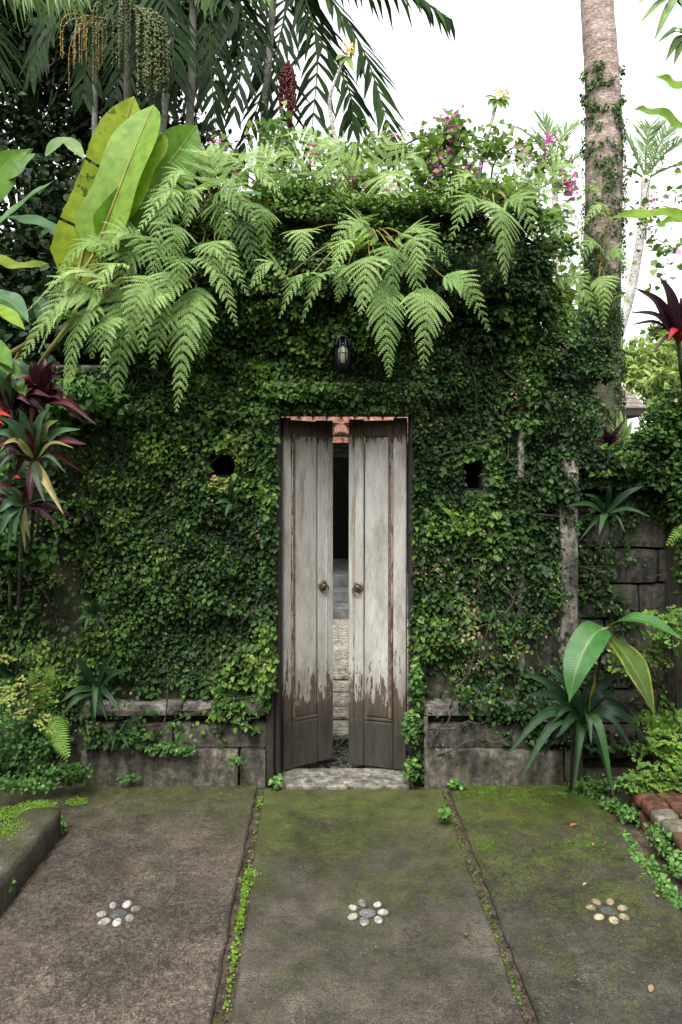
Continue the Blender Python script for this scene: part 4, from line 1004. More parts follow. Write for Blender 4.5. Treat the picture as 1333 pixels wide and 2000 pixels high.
tuft('kerb_moss', 'bright green moss carpet on top of the left kerb', 'moss', 'mossy', [(30, 1590, 3.28, .16, .09, .012, 2200), (75, 1572, 3.38, .1, .05, .012, 900), (150, 1565, 3.62, .06, .05, .012, 500), (20, 1620, 3.1, .08, .1, .01, 700)], FAN, (.004, .009), 0)
tuft('kerb_weeds', 'small green weeds growing at the foot of the left kerb', 'weeds', 'ground', [(15, 1715, 2.93, .04, .06, .045, 190), (122, 1612, 3.33, .012, .03, .04, 80), (50, 1670, 3.08, .01, .02, .02, 30), (10, 1735, 2.8, .03, .03, .03, 60)], LEAF7, (.01, .022), .2)
PPm = []
for (y0, y1, n) in ((2.42, 2.62, 160), (2.62, 2.98, 800), (2.98, 3.1, 40), (3.4, 3.8, 60), (3.58, 3.7, 150), (2.2, 2.42, 70), (3.1, 3.4, 25)):
    yv = RNG.uniform(y0, y1, n); xv = np.array([jl(q) for q in yv]) + .012 + RNG.normal(0, .0055, n); PPm.append(np.stack([xv, yv, RNG.uniform(-.014, .012, n)], 1))
pm = np.vstack(PPm); n = len(pm)
tag(leaves('joint_moss', M['mossy'], pm, np.array([0, -.2, 1]) + rv(n, .5), rv(n) * np.array([1, 1, .3]), RNG.uniform(.005, .012, n), RNG.uniform(0, .8, n), FAN), 'bright moss and seedlings filling the left paving joint', 'moss', kind='stuff')
yv = RNG.uniform(2.2, 3.8, 500); xv = np.array([jr(q) for q in yv]) - .012 + RNG.normal(0, .006, 500); pm = np.stack([xv, yv, RNG.uniform(-.016, .0, 500)], 1)
tag(leaves('joint_moss', M['mossy'], pm, np.array([0, -.2, 1]) + rv(500, .5), rv(500), RNG.uniform(.004, .009, 500), RNG.uniform(0, .4, 500), FAN), 'thin olive moss line along the right paving joint', 'moss', kind='stuff')
pm = []
for _ in range(60000):
    x_, y_ = random.uniform(.6, 1.34), random.uniform(3.1, 3.82)
    pm.append((x_, y_))
    if len(pm) > 9000: break
pm = np.array(pm); pm = np.hstack([pm, np.full((len(pm), 1), .008)])
q = vnoise(pm * np.array([3.5, 5, 1]), 51) * .7 + vnoise(pm * 14, 52) * .3 + (pm[:, 1] - 3.5) * .55 + np.clip(pm[:, 0] - 1.0, 0, 1) * .35
pm = pm[q > .52 + RNG.normal(0, .05, len(pm))]; n = len(pm)
tag(leaves('paving_moss', M['mossy'], pm, np.array([0, -.1, 1]) + rv(n, .35), rv(n) * np.array([1, 1, .15]), RNG.uniform(.004, .009, n), RNG.uniform(0, .35, n) ** 1.5, FAN), 'low moss cushions on the right paving strip by the wall', 'moss', kind='stuff')

# ------------------------------------------------------------------ rosette plants
def rosette(name, label, cat, root, blades, mat, wpx, group=None, prof='strap', bend=.05, stem=None, fold=.38, stem_mat='bark', n=11):
    """blades: (tip x, tip y, tip Y, tone, [width px])"""
    c0 = P(*root); t = thing(name, label, cat, tuple(c0), group)
    if stem:
        b = MB(); tube(b, crv([P(*q) for q in stem], 10), list(np.linspace(.011, .008, 11)), 8, .4); b.build('stem', M[stem_mat], t, True)
    if mat == 'cord':
        blades = list(blades)
        for _ in range(12):
            an_ = random.uniform(-.5, math.pi + .5); L_ = random.uniform(60, 112)
            blades.append((root[0] + L_ * math.cos(an_), root[1] - L_ * .9 * math.sin(an_) + 8, root[2] + random.uniform(-.12, .1), random.choice((.02, .05, .1, .15, .22, .28, .3, .6)), random.uniform(15, 22)))
    for bl in blades:
        tip = P(*bl[:3]); r_ = bl[3]; wd = (1.12 if mat == 'cord' else .78) * (bl[4] if len(bl) > 4 else wpx) / F * c0.y; bd = bl[5] if len(bl) > 5 else bend
        d = tip - c0; m_ = c0 + d * .5 + Vector((0, -.02, bd * (1 if d.z > -.5 * d.length else 1)))
        b = MB(); blade(b, [c0 + d * .03, m_, tip], wd, (random.uniform(-.55, .55), -.8, .5), fold, prof, 7, n, r_); b.build('leaf', M[mat], t, True)
    return t
rosette('cordyline', 'big dark green strap leaved plant at the foot of the right wall', 'plant', (1135, 1400, 3.6), [
    (985, 1482, 3.35, .6, 26, .12), (1013, 1528, 3.35, .6, 26, .12), (1120, 1545, 3.35, .55, 32, .1), (1195, 1540, 3.4, .5, 24, .1), (1200, 1562, 3.35, .8, 24, .16), (1275, 1460, 3.5, .3, 28, .1), (1245, 1480, 3.45, .4, 20, .1),
    (1022, 1315, 3.6, .35, 26, .05), (1060, 1297, 3.65, .45, 26, .05), (1025, 1358, 3.5, .25, 28, .06), (1215, 1310, 3.7, .3, 28, .05), (1200, 1355, 3.6, .2, 28, .06), (1090, 1440, 3.4, .5, 24, .05), (1155, 1455, 3.4, .75, 26, .08), (1240, 1400, 3.6, .1, 26, .08), (1110, 1330, 3.7, .2, 24, .04), (1160, 1320, 3.7, .2, 24, .04), (1070, 1420, 3.45, .3, 26, .08), (1180, 1500, 3.5, .1, 26, .1), (1060, 1480, 3.55, .05, 24, .1)], 'strap', 28, stem=[(1135, 1400, 3.6), (1120, 1450, 3.65), (1115, 1540, 3.7)])
rosette('rosette_plant', 'larger green rosette on the left wall above the plinth', 'plant', (190, 1345, 3.72), [
    (142, 1282, 3.62, .5, 22), (232, 1268, 3.62, .45, 20), (256, 1308, 3.6, .5, 20), (118, 1372, 3.58, .65, 20), (122, 1395, 3.56, .65, 22), (186, 1405, 3.5, .85, 18, .08), (210, 1408, 3.55, .45, 16), (232, 1382, 3.58, .5, 18), (148, 1325, 3.66, .3, 14), (155, 1400, 3.62, .1, 20), (180, 1415, 3.62, .1, 18)], 'strap', 20, 'small green rosettes on the walls', bend=.03)
rosette('rosette_plant', 'small green rosette halfway up the left wall', 'plant', (186, 1200, 3.8), [(145, 1220, 3.72, .8, 12), (165, 1234, 3.7, 1, 12), (150, 1185, 3.75, .6, 12), (195, 1158, 3.75, .6, 12), (172, 1178, 3.76, .7, 12), (212, 1180, 3.76, .5, 12), (215, 1230, 3.74, .4, 12), (196, 1225, 3.74, .1, 10)], 'strap', 12, 'small green rosettes on the walls', bend=.02)
rosette('rosette_plant', 'small green rosette just above the left plinth', 'plant', (236, 1432, 3.8), [(218, 1470, 3.7, .75, 12), (252, 1462, 3.7, .75, 12), (280, 1398, 3.72, .6, 13), (268, 1436, 3.7, .6, 10), (212, 1425, 3.74, .5, 12), (225, 1408, 3.76, .4, 10)], 'strap', 12, 'small green rosettes on the walls', bend=.02)
rosette('rosette_plant', 'tiny green rosette beside the left wall opening', 'plant', (453, 982, 3.78), [(420, 985, 3.7, .9, 12), (440, 1010, 3.68, 1, 12), (478, 948, 3.72, .8, 12), (452, 935, 3.72, .7, 14), (440, 960, 3.74, .7, 9)], 'strap', 12, 'small green rosettes on the walls', bend=.015)
rosette('rosette_plant', 'dark spiky rosette on the shaded low wall', 'plant', (1183, 1002, 3.95), [(1260, 948, 3.85, .5, 18), (1272, 1010, 3.8, .6, 15), (1222, 1042, 3.78, .65, 15), (1170, 1045, 3.78, .8, 18), (1172, 1075, 3.8, .25, 13), (1130, 1058, 3.82, .3, 14), (1105, 988, 3.85, .6, 16), (1190, 945, 3.9, .2, 16), (1140, 965, 3.9, .2, 14)], 'strap', 15, 'small green rosettes on the walls', bend=.03)
rosette('rosette_plant', 'dark rosette half hidden at the left edge above the yellow fern', 'plant', (25, 1320, 3.75), [(80, 1318, 3.65, .5, 14), (45, 1275, 3.68, .4, 12), (-20, 1300, 3.65, .3, 14), (60, 1290, 3.7, .3, 14), (0, 1345, 3.65, .4, 14)], 'strap', 13, 'small green rosettes on the walls', bend=.02)

# banana-like plant at the right
bp = thing('canna_plant', 'young plant with three broad drooping leaves above the dark rosette', 'plant', tuple(P(1165, 1440, 3.72)))
b = MB(); tube(b, crv([P(1150, 1440, 3.72), P(1165, 1330, 3.66), P(1182, 1225, 3.62)], 10), list(np.linspace(.012, .006, 11)), 7, .3); b.build('stem', M['bark'], bp, True)
for pts, wd, mt, r_, ht in (([(1182, 1228, 3.62), (1160, 1240, 3.52), (1128, 1300, 3.42), (1112, 1372, 3.40)], 66, 'broad', .7, (-.5, -.8, .4)),
                     ([(1185, 1240, 3.62), (1215, 1270, 3.5), (1252, 1330, 3.42), (1280, 1400, 3.40)], 66, 'broad_y', .15, (.45, -.75, .5)),
                     ([(1190, 1222, 3.62), (1230, 1208, 3.5), (1280, 1218, 3.42), (1338, 1252, 3.35)], 40, 'broad', .8, (0, -.45, .9)),
                     ([(1160, 1310, 3.62), (1160, 1330, 3.58), (1152, 1360, 3.56), (1150, 1395, 3.56)], 22, 'broad_y', 1.0, (.9, -.5, .1)),
                     ([(1182, 1228, 3.62), (1165, 1232, 3.6), (1200, 1222, 3.6)], 8, 'maiden', .6, (0, -.8, .5))):
    b = MB(); blade(b, [P(*q) for q in pts], wd / F * 3.5, ht, .22, 'lance', 7, 16, r_, .06); b.build('leaf', M[mt], bp, True)

# red and green cordylines at the left
rosette('cordyline', 'striped red and green cordyline in front at the left edge', 'plant', (68, 898, 3.45), [
    (70, 825, 3.4, .1, 26), (40, 800, 3.35, .6, 22), (98, 795, 3.35, .6, 24), (0, 815, 3.3, .6, 22), (-15, 845, 3.3, .7, 22), (115, 820, 3.35, .84, 18), (158, 838, 3.35, .7, 18), (145, 875, 3.3, .88, 9), (5, 868, 3.3, .95, 14), (125, 1005, 3.25, .95, 16, .02), (88, 982, 3.3, .35, 18, .02), (130, 925, 3.35, .5, 10), (-10, 925, 3.3, .4, 16), (95, 860, 3.42, .25, 18), (48, 865, 3.4, .28, 18), (60, 980, 3.35, .15, 16, .0), (30, 930, 3.4, .1, 16)], 'cord', 20, 'red cordylines at the left edge', stem=[(70, 900, 3.45), (66, 1000, 3.5), (58, 1090, 3.6)])
rosette('cordyline', 'wine red cordyline behind the striped one, under the ferns', 'plant', (85, 785, 3.55), [(62, 705, 3.5, .05, 24), (105, 715, 3.5, .05, 20), (130, 770, 3.5, .12, 18), (30, 740, 3.45, .3, 20), (120, 740, 3.5, .1, 18), (45, 780, 3.45, .2, 18), (88, 700, 3.55, .15, 20), (140, 800, 3.5, .1, 14), (60, 830, 3.48, .1, 18), (20, 700, 3.5, .45, 20)], 'cord', 20, 'red cordylines at the left edge', stem=[(85, 790, 3.55), (80, 900, 3.6), (72, 1090, 3.7)])
rosette('cordyline', 'green and red cordyline cut off by the left edge', 'plant', (22, 800, 3.5), [(0, 720, 3.45, .4, 18), (45, 745, 3.45, .55, 20), (-20, 760, 3.4, .2, 20), (25, 735, 3.5, .2, 18), (60, 790, 3.45, .25, 16), (-25, 830, 3.4, .25, 18)], 'cord', 18, 'red cordylines at the left edge', stem=[(22, 800, 3.5), (20, 1000, 3.6), (20, 1200, 3.7)])
rosette('cordyline', 'drooping old cordyline leaves low at the left edge', 'plant', (45, 985, 3.5), [(0, 1045, 3.4, .8, 18), (30, 1060, 3.42, .7, 20), (60, 1055, 3.45, .84, 14), (0, 1000, 3.4, .6, 22), (15, 1080, 3.45, .75, 14), (50, 1080, 3.45, .85, 10), (-15, 960, 3.4, .5, 20), (15, 960, 3.45, .7, 18)], 'cord', 18, 'red cordylines at the left edge', bend=.03, stem=[(45, 985, 3.5), (40, 1100, 3.6), (36, 1200, 3.7)])
fl = thing('heliconia_flower', 'red heliconia bracts glowing at the left edge among cordylines', 'flower', tuple(P(0, 815, 3.4)))
for (x0, y0, x1, y1, wd) in ((-20, 806, 22, 814, 10), (24, 937, 40, 934, 7), (-25, 822, 8, 828, 8)):
    b = MB(); blade(b, [P(x0, y0, 3.4), P((x0 + x1) / 2, (y0 + y1) / 2 - 4, 3.36), P(x1, y1, 3.34)], wd / F * 3.4, (0, -.8, .5), .5, 'lance', 5, 8, .6); b.build('bract', M['red'], fl, True)
tuft('leafy_shrub', 'green shrub between the cordylines and the left creeper', 'shrub', 'ground', [(150, 770, 3.8, .2, .1, .12, 220), (190, 790, 3.85, .2, .08, .12, 220), (20, 930, 3.6, .1, .1, .15, 150), (10, 1060, 3.65, .15, .1, .08, 300), (40, 1090, 3.7, .2, .1, .08, 350), (110, 830, 3.85, .15, .06, .1, 120)], HEART, (.025, .05), .0)

# wine cordyline at the right and bromeliads on the wall
rosette('cordyline', 'dark wine red cordyline leaning in at the right edge', 'plant', (1326, 668, 3.6), [(1240, 562, 3.5, .3, 30), (1288, 540, 3.55, .35, 30), (1232, 610, 3.5, .2, 22), (1230, 635, 3.5, .3, 14), (1300, 560, 3.6, .2, 20), (1275, 690, 3.5, .6, 16), (1262, 660, 3.52, .5, 12), (1355, 560, 3.6, .3, 30), (1370, 620, 3.5, .3, 28), (1305, 665, 3.5, 1, 24), (1280, 600, 3.55, .25, 24), (1330, 580, 3.6, .1, 26)], 'wine', 24, None, stem=[(1326, 668, 3.6), (1330, 720, 3.65), (1340, 800, 3.9)])
rosette('bromeliad', 'dark red bromeliad on top of the low wall', 'plant', (1185, 872, 4.15), [(1160, 845, 4.1, .5, 12), (1178, 835, 4.1, .6, 16), (1155, 862, 4.08, .5, 10), (1224, 815, 4.12, .5, 12), (1195, 845, 4.1, .4, 14), (1216, 850, 4.1, .4, 12)], 'wine', 13, None, bend=.01)
rosette('birdsnest_fern', 'pale green upright leaves beside the bromeliad on the low wall', 'plant', (1212, 870, 4.25), [(1205, 812, 4.25, 1, 20), (1222, 808, 4.25, .8, 16), (1235, 820, 4.25, .9, 14), (1190, 830, 4.25, .7, 14), (1250, 850, 4.2, .7, 14), (1212, 800, 4.3, 1, 14)], 'palm_l', 16, None, prof='lance', bend=.0)
tuft('wall_top_plants', 'small bright seedlings along the top of the low wall', 'weeds', 'ground', [(1240, 865, 4.2, .15, .06, .05, 140), (1170, 880, 4.1, .15, .05, .03, 120), (1190, 925, 3.98, .15, .04, .02, 60)], HEART, (.02, .04), .25)

# ------------------------------------------------------------------ banana plant and big leaves at the left
bn = thing('banana_plant', 'banana plant with tall backlit leaves behind the left ferns', 'banana plant', tuple(P(60, 760, 3.95)))
def big(parent, pts, wd, mat, r_, hint, fold=.2, n=26, wavy=.05, prof='banana', curl=0.0, nm='leaf', jag=.0, tears=()):
    q = [P(*a_) for a_ in pts]; b = MB(); blade(b, q, wd / F * q[1].y, hint, fold, prof, 13, 72, r_, wavy, curl, jag, tears); b.build(nm, M[mat], parent, True)
    b = MB(); c = crv(q, n); tube(b, [p + Vector((0, -.004, -.002)) for p in c], list(np.linspace(.009, .002, n + 1)), 6, .8); b.build('midrib', M['fern_stalk'], parent, True)
big(bn, [(146, 560, 3.7), (178, 440, 3.72), (222, 320, 3.78), (262, 188, 3.85)], 118, 'banana_y', .6, (.5, -.85, .1), .12, jag=.02, tears=((.30, -1, .35), (.62, -1, .2), (.5, 1, .5)))
big(bn, [(185, 495, 3.66), (222, 400, 3.64), (262, 295, 3.66), (300, 205, 3.74)], 128, 'banana', .72, (-.35, -.9, .15), .25, wavy=.03)
big(bn, [(205, 490, 3.72), (255, 420, 3.74), (320, 335, 3.8), (385, 245, 3.9)], 110, 'banana', .5, (.3, -.8, -.45), .4, tears=((.45, 1, .3), (.66, 1, .5)))
big(bn, [(222, 440, 3.68), (262, 360, 3.67), (290, 305, 3.70), (318, 258, 3.76)], 84, 'banana', .98, (-.2, -.9, .3), .15)  # tone raised so this leaf looks lit more brightly
for a_, c_ in (((146, 560, 3.7), (-15, 745, 3.75)), ((185, 495, 3.66), (20, 735, 3.8)), ((205, 490, 3.72), (60, 760, 3.9))):
    b = MB(); tube(b, crv([P(*a_), P((a_[0] + c_[0]) / 2 + 5, (a_[1] + c_[1]) / 2 + 3, 3.72), P(*c_), P(c_[0] - 30, 1000, 4.4)], 14), list(np.linspace(.008, .02, 15)), 7, .2); b.build('petiole', M['fern_stalk'], bn, True)
hl = thing('heliconia_plant', 'heliconia with torn and curled leaves at the upper left edge', 'plant', tuple(P(-40, 700, 3.9)))
for pts, wd, mt, r_, ht, pf in (([(-30, 470, 3.7), (30, 410, 3.7), (75, 375, 3.75), (107, 352, 3.8)], 34, 'broad', .6, (-.3, -.6, .7), 'lance'),
                     ([(-10, 425, 3.9), (50, 432, 3.9), (95, 445, 3.85), (125, 470, 3.8)], 50, 'broad', .3, (0, -.5, .85), 'lance'),
                     ([(-20, 400, 3.8), (-5, 350, 3.8), (12, 320, 3.85), (60, 290, 3.9)], 60, 'banana', .5, (.6, -.7, .3), 'lance'),
                     ([(5, 352, 3.9), (35, 335, 3.85), (70, 300, 3.85)], 44, 'palm_l', .3, (-.5, -.8, .3), 'banana'),
                     ([(90, 305, 3.9), (118, 278, 3.9), (140, 282, 3.9), (165, 310, 3.85)], 30, 'palm_l', .6, (0, -.8, .55), 'banana'),
                     ([(-20, 575, 3.7), (20, 590, 3.7), (58, 630, 3.65)], 46, 'broad', .1, (.3, -.7, .6), 'lance'), ([(-20, 600, 3.6), (15, 615, 3.6), (50, 645, 3.55)], 32, 'banana', .95, (.3, -.7, .6), 'lance'),
                     ([(-20, 660, 3.6), (0, 690, 3.55), (25, 720, 3.5)], 36, 'banana', .5, (.3, -.7, .6), 'lance'), ([(10, 700, 3.6), (30, 740, 3.5), (50, 775, 3.45)], 40, 'banana', .3, (.5, -.8, .3), 'lance'),
                     ([(70, 580, 3.9), (85, 610, 3.9), (80, 650, 3.85)], 34, 'broad', .0, (.3, -.8, .3), 'lance'), ([(-10, 500, 3.9), (30, 520, 3.9), (95, 515, 3.9)], 28, 'banana_y', .4, (0, -.7, .6), 'banana')):
    q = [P(*a_) for a_ in pts]; b = MB(); blade(b, q, wd / F * 3.8, ht, .25, pf, 7, 18, r_, .12, 0, .06 if pf == 'banana' else 0); b.build('leaf', M[mt], hl, True)
b = MB(); tube(b, crv([P(-20, 470, 3.8), P(-40, 700, 3.9), P(-60, 1100, 4.3)], 10), .025, 8, .4); b.build('stem', M['bark'], hl, True)
hh = thing('canna_leaf_plant', 'plant with one broad flat leaf poking out right of the left ferns', 'plant', tuple(P(480, 420, 4.1)))
for pts, wd, r_, ht in (([(440, 385, 4.0), (490, 378, 3.95), (545, 392, 3.9)], 28, .5, (0, -.5, .85)), ([(490, 400, 4.05), (530, 395, 4.0), (553, 425, 3.95)], 60, .0, (.2, -.9, .2))):
    b = MB(); blade(b, [P(*a_) for a_ in pts], wd / F * 4, ht, .2, 'lance', 7, 14, r_); b.build('leaf', M['broad'], hh, True)

# broad leaves reaching in from the right edge
ar = thing('broad_leaf_tree', 'broad wavy leaves reaching in at the upper right edge', 'plant', (1.72, 2.9, 2.2))
for pts, wd, r_, ht in (([(1370, 265, 2.9), (1310, 235, 2.85), (1270, 218, 2.8), (1236, 214, 2.75)], 34, .7, (.1, -.85, .45)), ([(1380, 195, 2.9), (1330, 170, 2.85), (1275, 148, 2.8)], 40, .8, (.1, -.85, .45)),
                        ([(1400, 440, 2.9), (1320, 422, 2.85), (1250, 418, 2.8), (1184, 428, 2.75)], 30, .8, (.05, -.8, .5)), ([(1400, 425, 2.95), (1330, 425, 2.95), (1278, 442, 2.9)], 24, .6, (.1, -.85, .45))):
    b = MB(); blade(b, [P(*a_) for a_ in pts], wd / F * 2.8, ht, .25, 'lance', 7, 18, r_, .35); b.build('leaf', M['banana'], ar, True)
b = MB(); tube(b, [Vector((1.8, 3.0, 0)), Vector((1.78, 2.95, 1.5)), P(1400, 440, 2.95), P(1400, 250, 2.95), P(1390, 100, 3.0), P(1400, -100, 3.1)], .02, 8); b.build('stem', M['bark'], ar, True)
um = thing('umbrella_tree', 'pale hand shaped leaves hanging in at the top right corner', 'tree', (2.0, 3.4, 3.6))
for (cx_, cy_, Y_, tips) in ((1322, -8, 3.3, [(1240, 10), (1248, 48), (1278, 80), (1300, 40), (1345, 60), (1275, -20)]), (1338, 68, 3.4, [(1284, 84), (1300, 120), (1316, 128), (1300, 70), (1345, 125), (1370, 100)])):
    for i, (tx, ty) in enumerate(tips):
        b = MB(); a_ = P(cx_, cy_, Y_); c_ = P(tx, ty, Y_ - .05); blade(b, [a_, a_.lerp(c_, .5) + Vector((0, -.02, .02)), c_], 17 / F * Y_, (0, -.6, .7), .25, 'lance', 5, 9, random.uniform(.5, 1)); b.build('leaf', M['palm_l'], um, True)
b = MB(); tube(b, crv([P(1322, -8, 3.3), P(1350, 20, 3.4), P(1420, 60, 3.6), P(1450, 500, 4.2), Vector((2.6, 4.6, 0))], 16), .014, 7); tube(b, crv([P(1338, 68, 3.4), P(1390, 60, 3.5), P(1420, 100, 3.6)], 6), .008, 6); b.build('trunk', M['bark'], um, True)

# ------------------------------------------------------------------ big palm trunk with climbing creeper
pt = thing('palm_tree', 'thick pinkish palm trunk rising behind the right shoulder of the gate', 'palm tree', tuple(P(1176, 1270, 5.0)))
tc = [P(1182, 1400, 5.0), P(1178, 800, 5.0), P(1176, 600, 5.0), P(1180, 300, 5.0), P(1176, 150, 5.0), P(1166, 0, 5.0), P(1160, -150, 5.0), P(1150, -500, 5.0), P(1140, -1000, 5.1)]
c = crv(tc, 60); b = MB(); tube(b, c, [  .112 + .0025 * math.sin(i * 2.1) + .012 * (1 if i < 24 else max(0, (34 - i) / 10)) - .0009 * max(0, i - 34) for i in range(61)], 20); b.build('trunk', M['trunk'], pt, True)
PP, NN, RR = [], [], []
for zt in np.arange(0, 1, .0002):
    pass
n = 22000; hh_ = RNG.random(n) ** 1.25; idx = np.minimum((hh_ * 31).astype(int), 59)
cc = np.array([tuple(q) for q in c]); base_ = cc[idx] + (cc[np.minimum(idx + 1, 60)] - cc[idx]) * (hh_ * 31 - idx)[:, None]
an = RNG.random(n) * 2 * math.pi; dr = np.stack([np.cos(an), np.sin(an), np.zeros(n)], 1); pp = base_ + dr * (.118 + RNG.random(n)[:, None] * .03)
kp = (vnoise(pp * 5, 61) * .5 + vnoise(pp * 17, 62) * .5 > .36 + .25 * np.clip((hh_ - .5) * 2, 0, 1)); pp, dr = pp[kp], dr[kp]; n = len(pp)
leaves('climbing_leaves', M['ivy'], pp, dr * .8 + np.array([0, 0, .4]) + rv(n, .4), np.array([0, 0, -1.]) + rv(n, .5), RNG.uniform(.014, .028, n), np.clip(RNG.normal(.4, .22, n), 0, .9), LEAF7, pt)['kind'] = 'stuff'

# ------------------------------------------------------------------ palms
def pfrond(parent, pts, ll, mat, r_=.4, n=22, ang=52, droop=.5, wid=.022, hint=(0, -.4, .9), t0=.12, name='frond'):
    b = MB(); m = 26; c = crv(pts, m); hint = Vector(hint); tube(b, c, list(np.linspace(.016, .003, m + 1)), 5, .7, False)
    for i in range(n):
        t_ = t0 + (1 - t0) * i / n; k = min(int(t_ * m), m - 1); p = c[k].lerp(c[k + 1], t_ * m - k); tan = (c[k + 1] - c[k]).normalized(); sd = tan.cross(hint).normalized()
        u = (t_ - t0) / (1 - t0); L = ll * (math.sin(math.pi * (.12 + .8 * u)) ** .6) * random.uniform(.85, 1.1)
        for s in (-1, 1):
            an_ = R(ang - 22 * u + random.uniform(-14, 14)); d = (sd * s * math.sin(an_) + tan * math.cos(an_)); q = p; rr = min(1, max(0, r_ + random.uniform(-.35, .35)))
            vs = []; dp = droop * random.uniform(.4, 1.7); L *= random.uniform(.8, 1.1)
            for j in range(4):
                f_ = j / 3; wj = wid * (.55, 1, .75, .05)[j] * .5; dd = (d + Vector((0, 0, -dp * f_ * 1.2))).normalized(); e_ = dd.cross(Vector((s * .2, -.7, .6))).normalized()
                vs += [q - e_ * wj, q + e_ * wj]; q = q + dd * (L / 3)
            b.add(vs, [(0, 1, 3, 2), (2, 3, 5, 4), (4, 5, 7, 6)], rr)
    return b.build(name, M[mat], parent)
def cluster(parent, name, mat, top, bot, nst, spread, bead, every=.03):
    b = MB(); a_ = P(*top); z_ = P(*bot)
    for i in range(nst):
        e_ = z_ + Vector((random.uniform(-spread, spread), random.uniform(-spread, spread), random.uniform(-.05, .3) * (a_.z - z_.z))); s_ = a_ + Vector((random.uniform(-1, 1), random.uniform(-1, 1), 0)) * spread * .3
        md = s_.lerp(e_, .4) + Vector(((e_.x - s_.x) * .5, (e_.y - s_.y) * .5, .02)); q = crv([s_, md, e_], 12); tube(b, q, .004, 4, .3, False)
        L = (e_ - s_).length; k = int(L / every) if every else 0
        for j in range(k):
            t_ = .2 + .8 * j / max(1, k); p = q[min(12, int(t_ * 12))].lerp(q[min(12, int(t_ * 12) + 1)], t_ * 12 % 1) + Vector((random.uniform(-1, 1), random.uniform(-1, 1), random.uniform(-1, 1))) * bead * 1.1
            blob(b, p, (bead, bead, bead * 1.15), 5, 4, random.random())
    return b.build(name, M[mat], parent, True)
def palm(label, trunk_px, Y, rad, fronds, mat='palm', ll=.5, extra=None, tm_='trunk2', group='slender palms behind the gate', droop=.9, wid=.045):
    foot = trunk_px[-1]; g = P(foot[0], foot[1], Y); t = thing('palm_tree', label, 'palm tree', (g.x, Y, 0), group)
    q = [P(x, y, Y) for x, y in trunk_px] + [Vector((g.x, Y, -.05))]; cc_ = crv(q, 24); b = MB(); tube(b, cc_, list(np.linspace(rad * .85, rad * 1.1, 25)), 10); b.build('trunk', M[tm_], t, True)
    for fdef in fronds:
        pts = fdef[0]; pfrond(t, [P(*a_) if len(a_) == 3 else P(a_[0], a_[1], Y) for a_ in pts], fdef[1] if len(fdef) > 1 else ll, fdef[3] if len(fdef) > 3 else mat, fdef[2] if len(fdef) > 2 else .4, droop=fdef[4] if len(fdef) > 4 else droop, wid=wid, n=fdef[5] if len(fdef) > 5 else 21)
    if extra: extra(t)
    return t
palm('slender grey palm with a bunch of red fruit and long arching fronds', [(545, -160), (530, 60), (515, 250), (505, 450)], 6.5, .036, [
    ([(545, -120), (640, -10), (715, 110), (772, 292)], .46, .35, 'palm', .25, 26), ([(545, -120), (660, -50), (780, -25), (875, 35)], .5, .45, 'palm', 3.0), ([(545, -120), (590, -20), (620, 100), (605, 300)], .5, .2), ([(540, -120), (470, -40), (430, 60), (420, 220)], .5, .2),
    ([(545, -120), (560, 0), (540, 130), (560, 290)], .45, .15), ([(550, -140), (620, -110), (720, -60), (810, -10)], .45, .3), ([(545, -120), (500, 10), (520, 140), (470, 300)], .42, .1), ([(548, -120), (600, 30), (680, 170), (690, 250)], .4, .25)],
    extra=lambda t: cluster(t, 'fruit_cluster', 'fruit_r', (563, 120, 6.4), (562, 245, 6.35), 18, .07, .011, .021), ll=.5)
palm('palm with broad pale fronds at the top middle left', [(375, -200), (378, 0), (375, 150), (368, 400)], 6.0, .034, [
    ([(378, -150), (420, -70), (470, -40), (520, -10)], .34, .7, 'palm_l', 3.0), ([(378, -150), (390, -60), (400, -30), (420, 0)], .35, .8, 'palm', 3.0), ([(375, -150), (330, -40), (280, 20), (250, 120)], .42, .3), ([(378, -150), (440, -60), (480, 60), (455, 230)], .42, .2), ([(378, -150), (420, -60), (410, 90), (425, 280)], .42, .15), ([(375, -150), (300, -80), (220, -40), (150, 20)], .42, .3)],
    extra=lambda t: cluster(t, 'fruit_cluster', 'fruit_r', (300, 130, 6.0), (290, 190, 6.0), 4, .05, .012, .04), ll=.42)
palm('palm with a heavy bunch of green fruit at the upper left', [(252, -200), (252, 0), (250, 120), (248, 400)], 5.6, .028, [
    ([(252, -180), (200, -60), (140, 0), (90, 60)], .45, .3), ([(252, -180), (300, -50), (330, 40), (345, 160)], .42, .2), ([(252, -180), (220, -40), (180, 60), (160, 200)], .42, .15), ([(252, -180), (290, -60), (290, 40), (300, 200)], .4, .1)],
    extra=lambda t: (cluster(t, 'fruit_cluster', 'fruit_g', (268, 15, 5.45), (300, 190, 5.3), 44, .11, .0105, .019), cluster(t, 'fruit_cluster', 'fruit_g', (250, -10, 5.45), (215, 120, 5.3), 20, .16, .008, .028), cluster(t, 'flower_stalks', 'fruit_o', (205, 40, 5.5), (160, 150, 5.3), 16, .16, .007, .05)))
palm('thin palm trunk among the dark trees at the left', [(190, -200), (188, 0), (186, 200), (185, 400)], 6.6, .026, [([(190, -180), (130, -60), (90, 40), (60, 160)], .45, .2), ([(190, -180), (230, -40), (240, 80), (225, 200)], .45, .1)])
palm('thin pale palm trunk between the fruit bunches', [(350, -200), (338, 0), (328, 150), (312, 400)], 7.2, .04, [([(350, -180), (390, -60), (400, 60), (380, 200)], .45, .15), ([(350, -180), (300, -40), (300, 90), (330, 220)], .45, .1)])
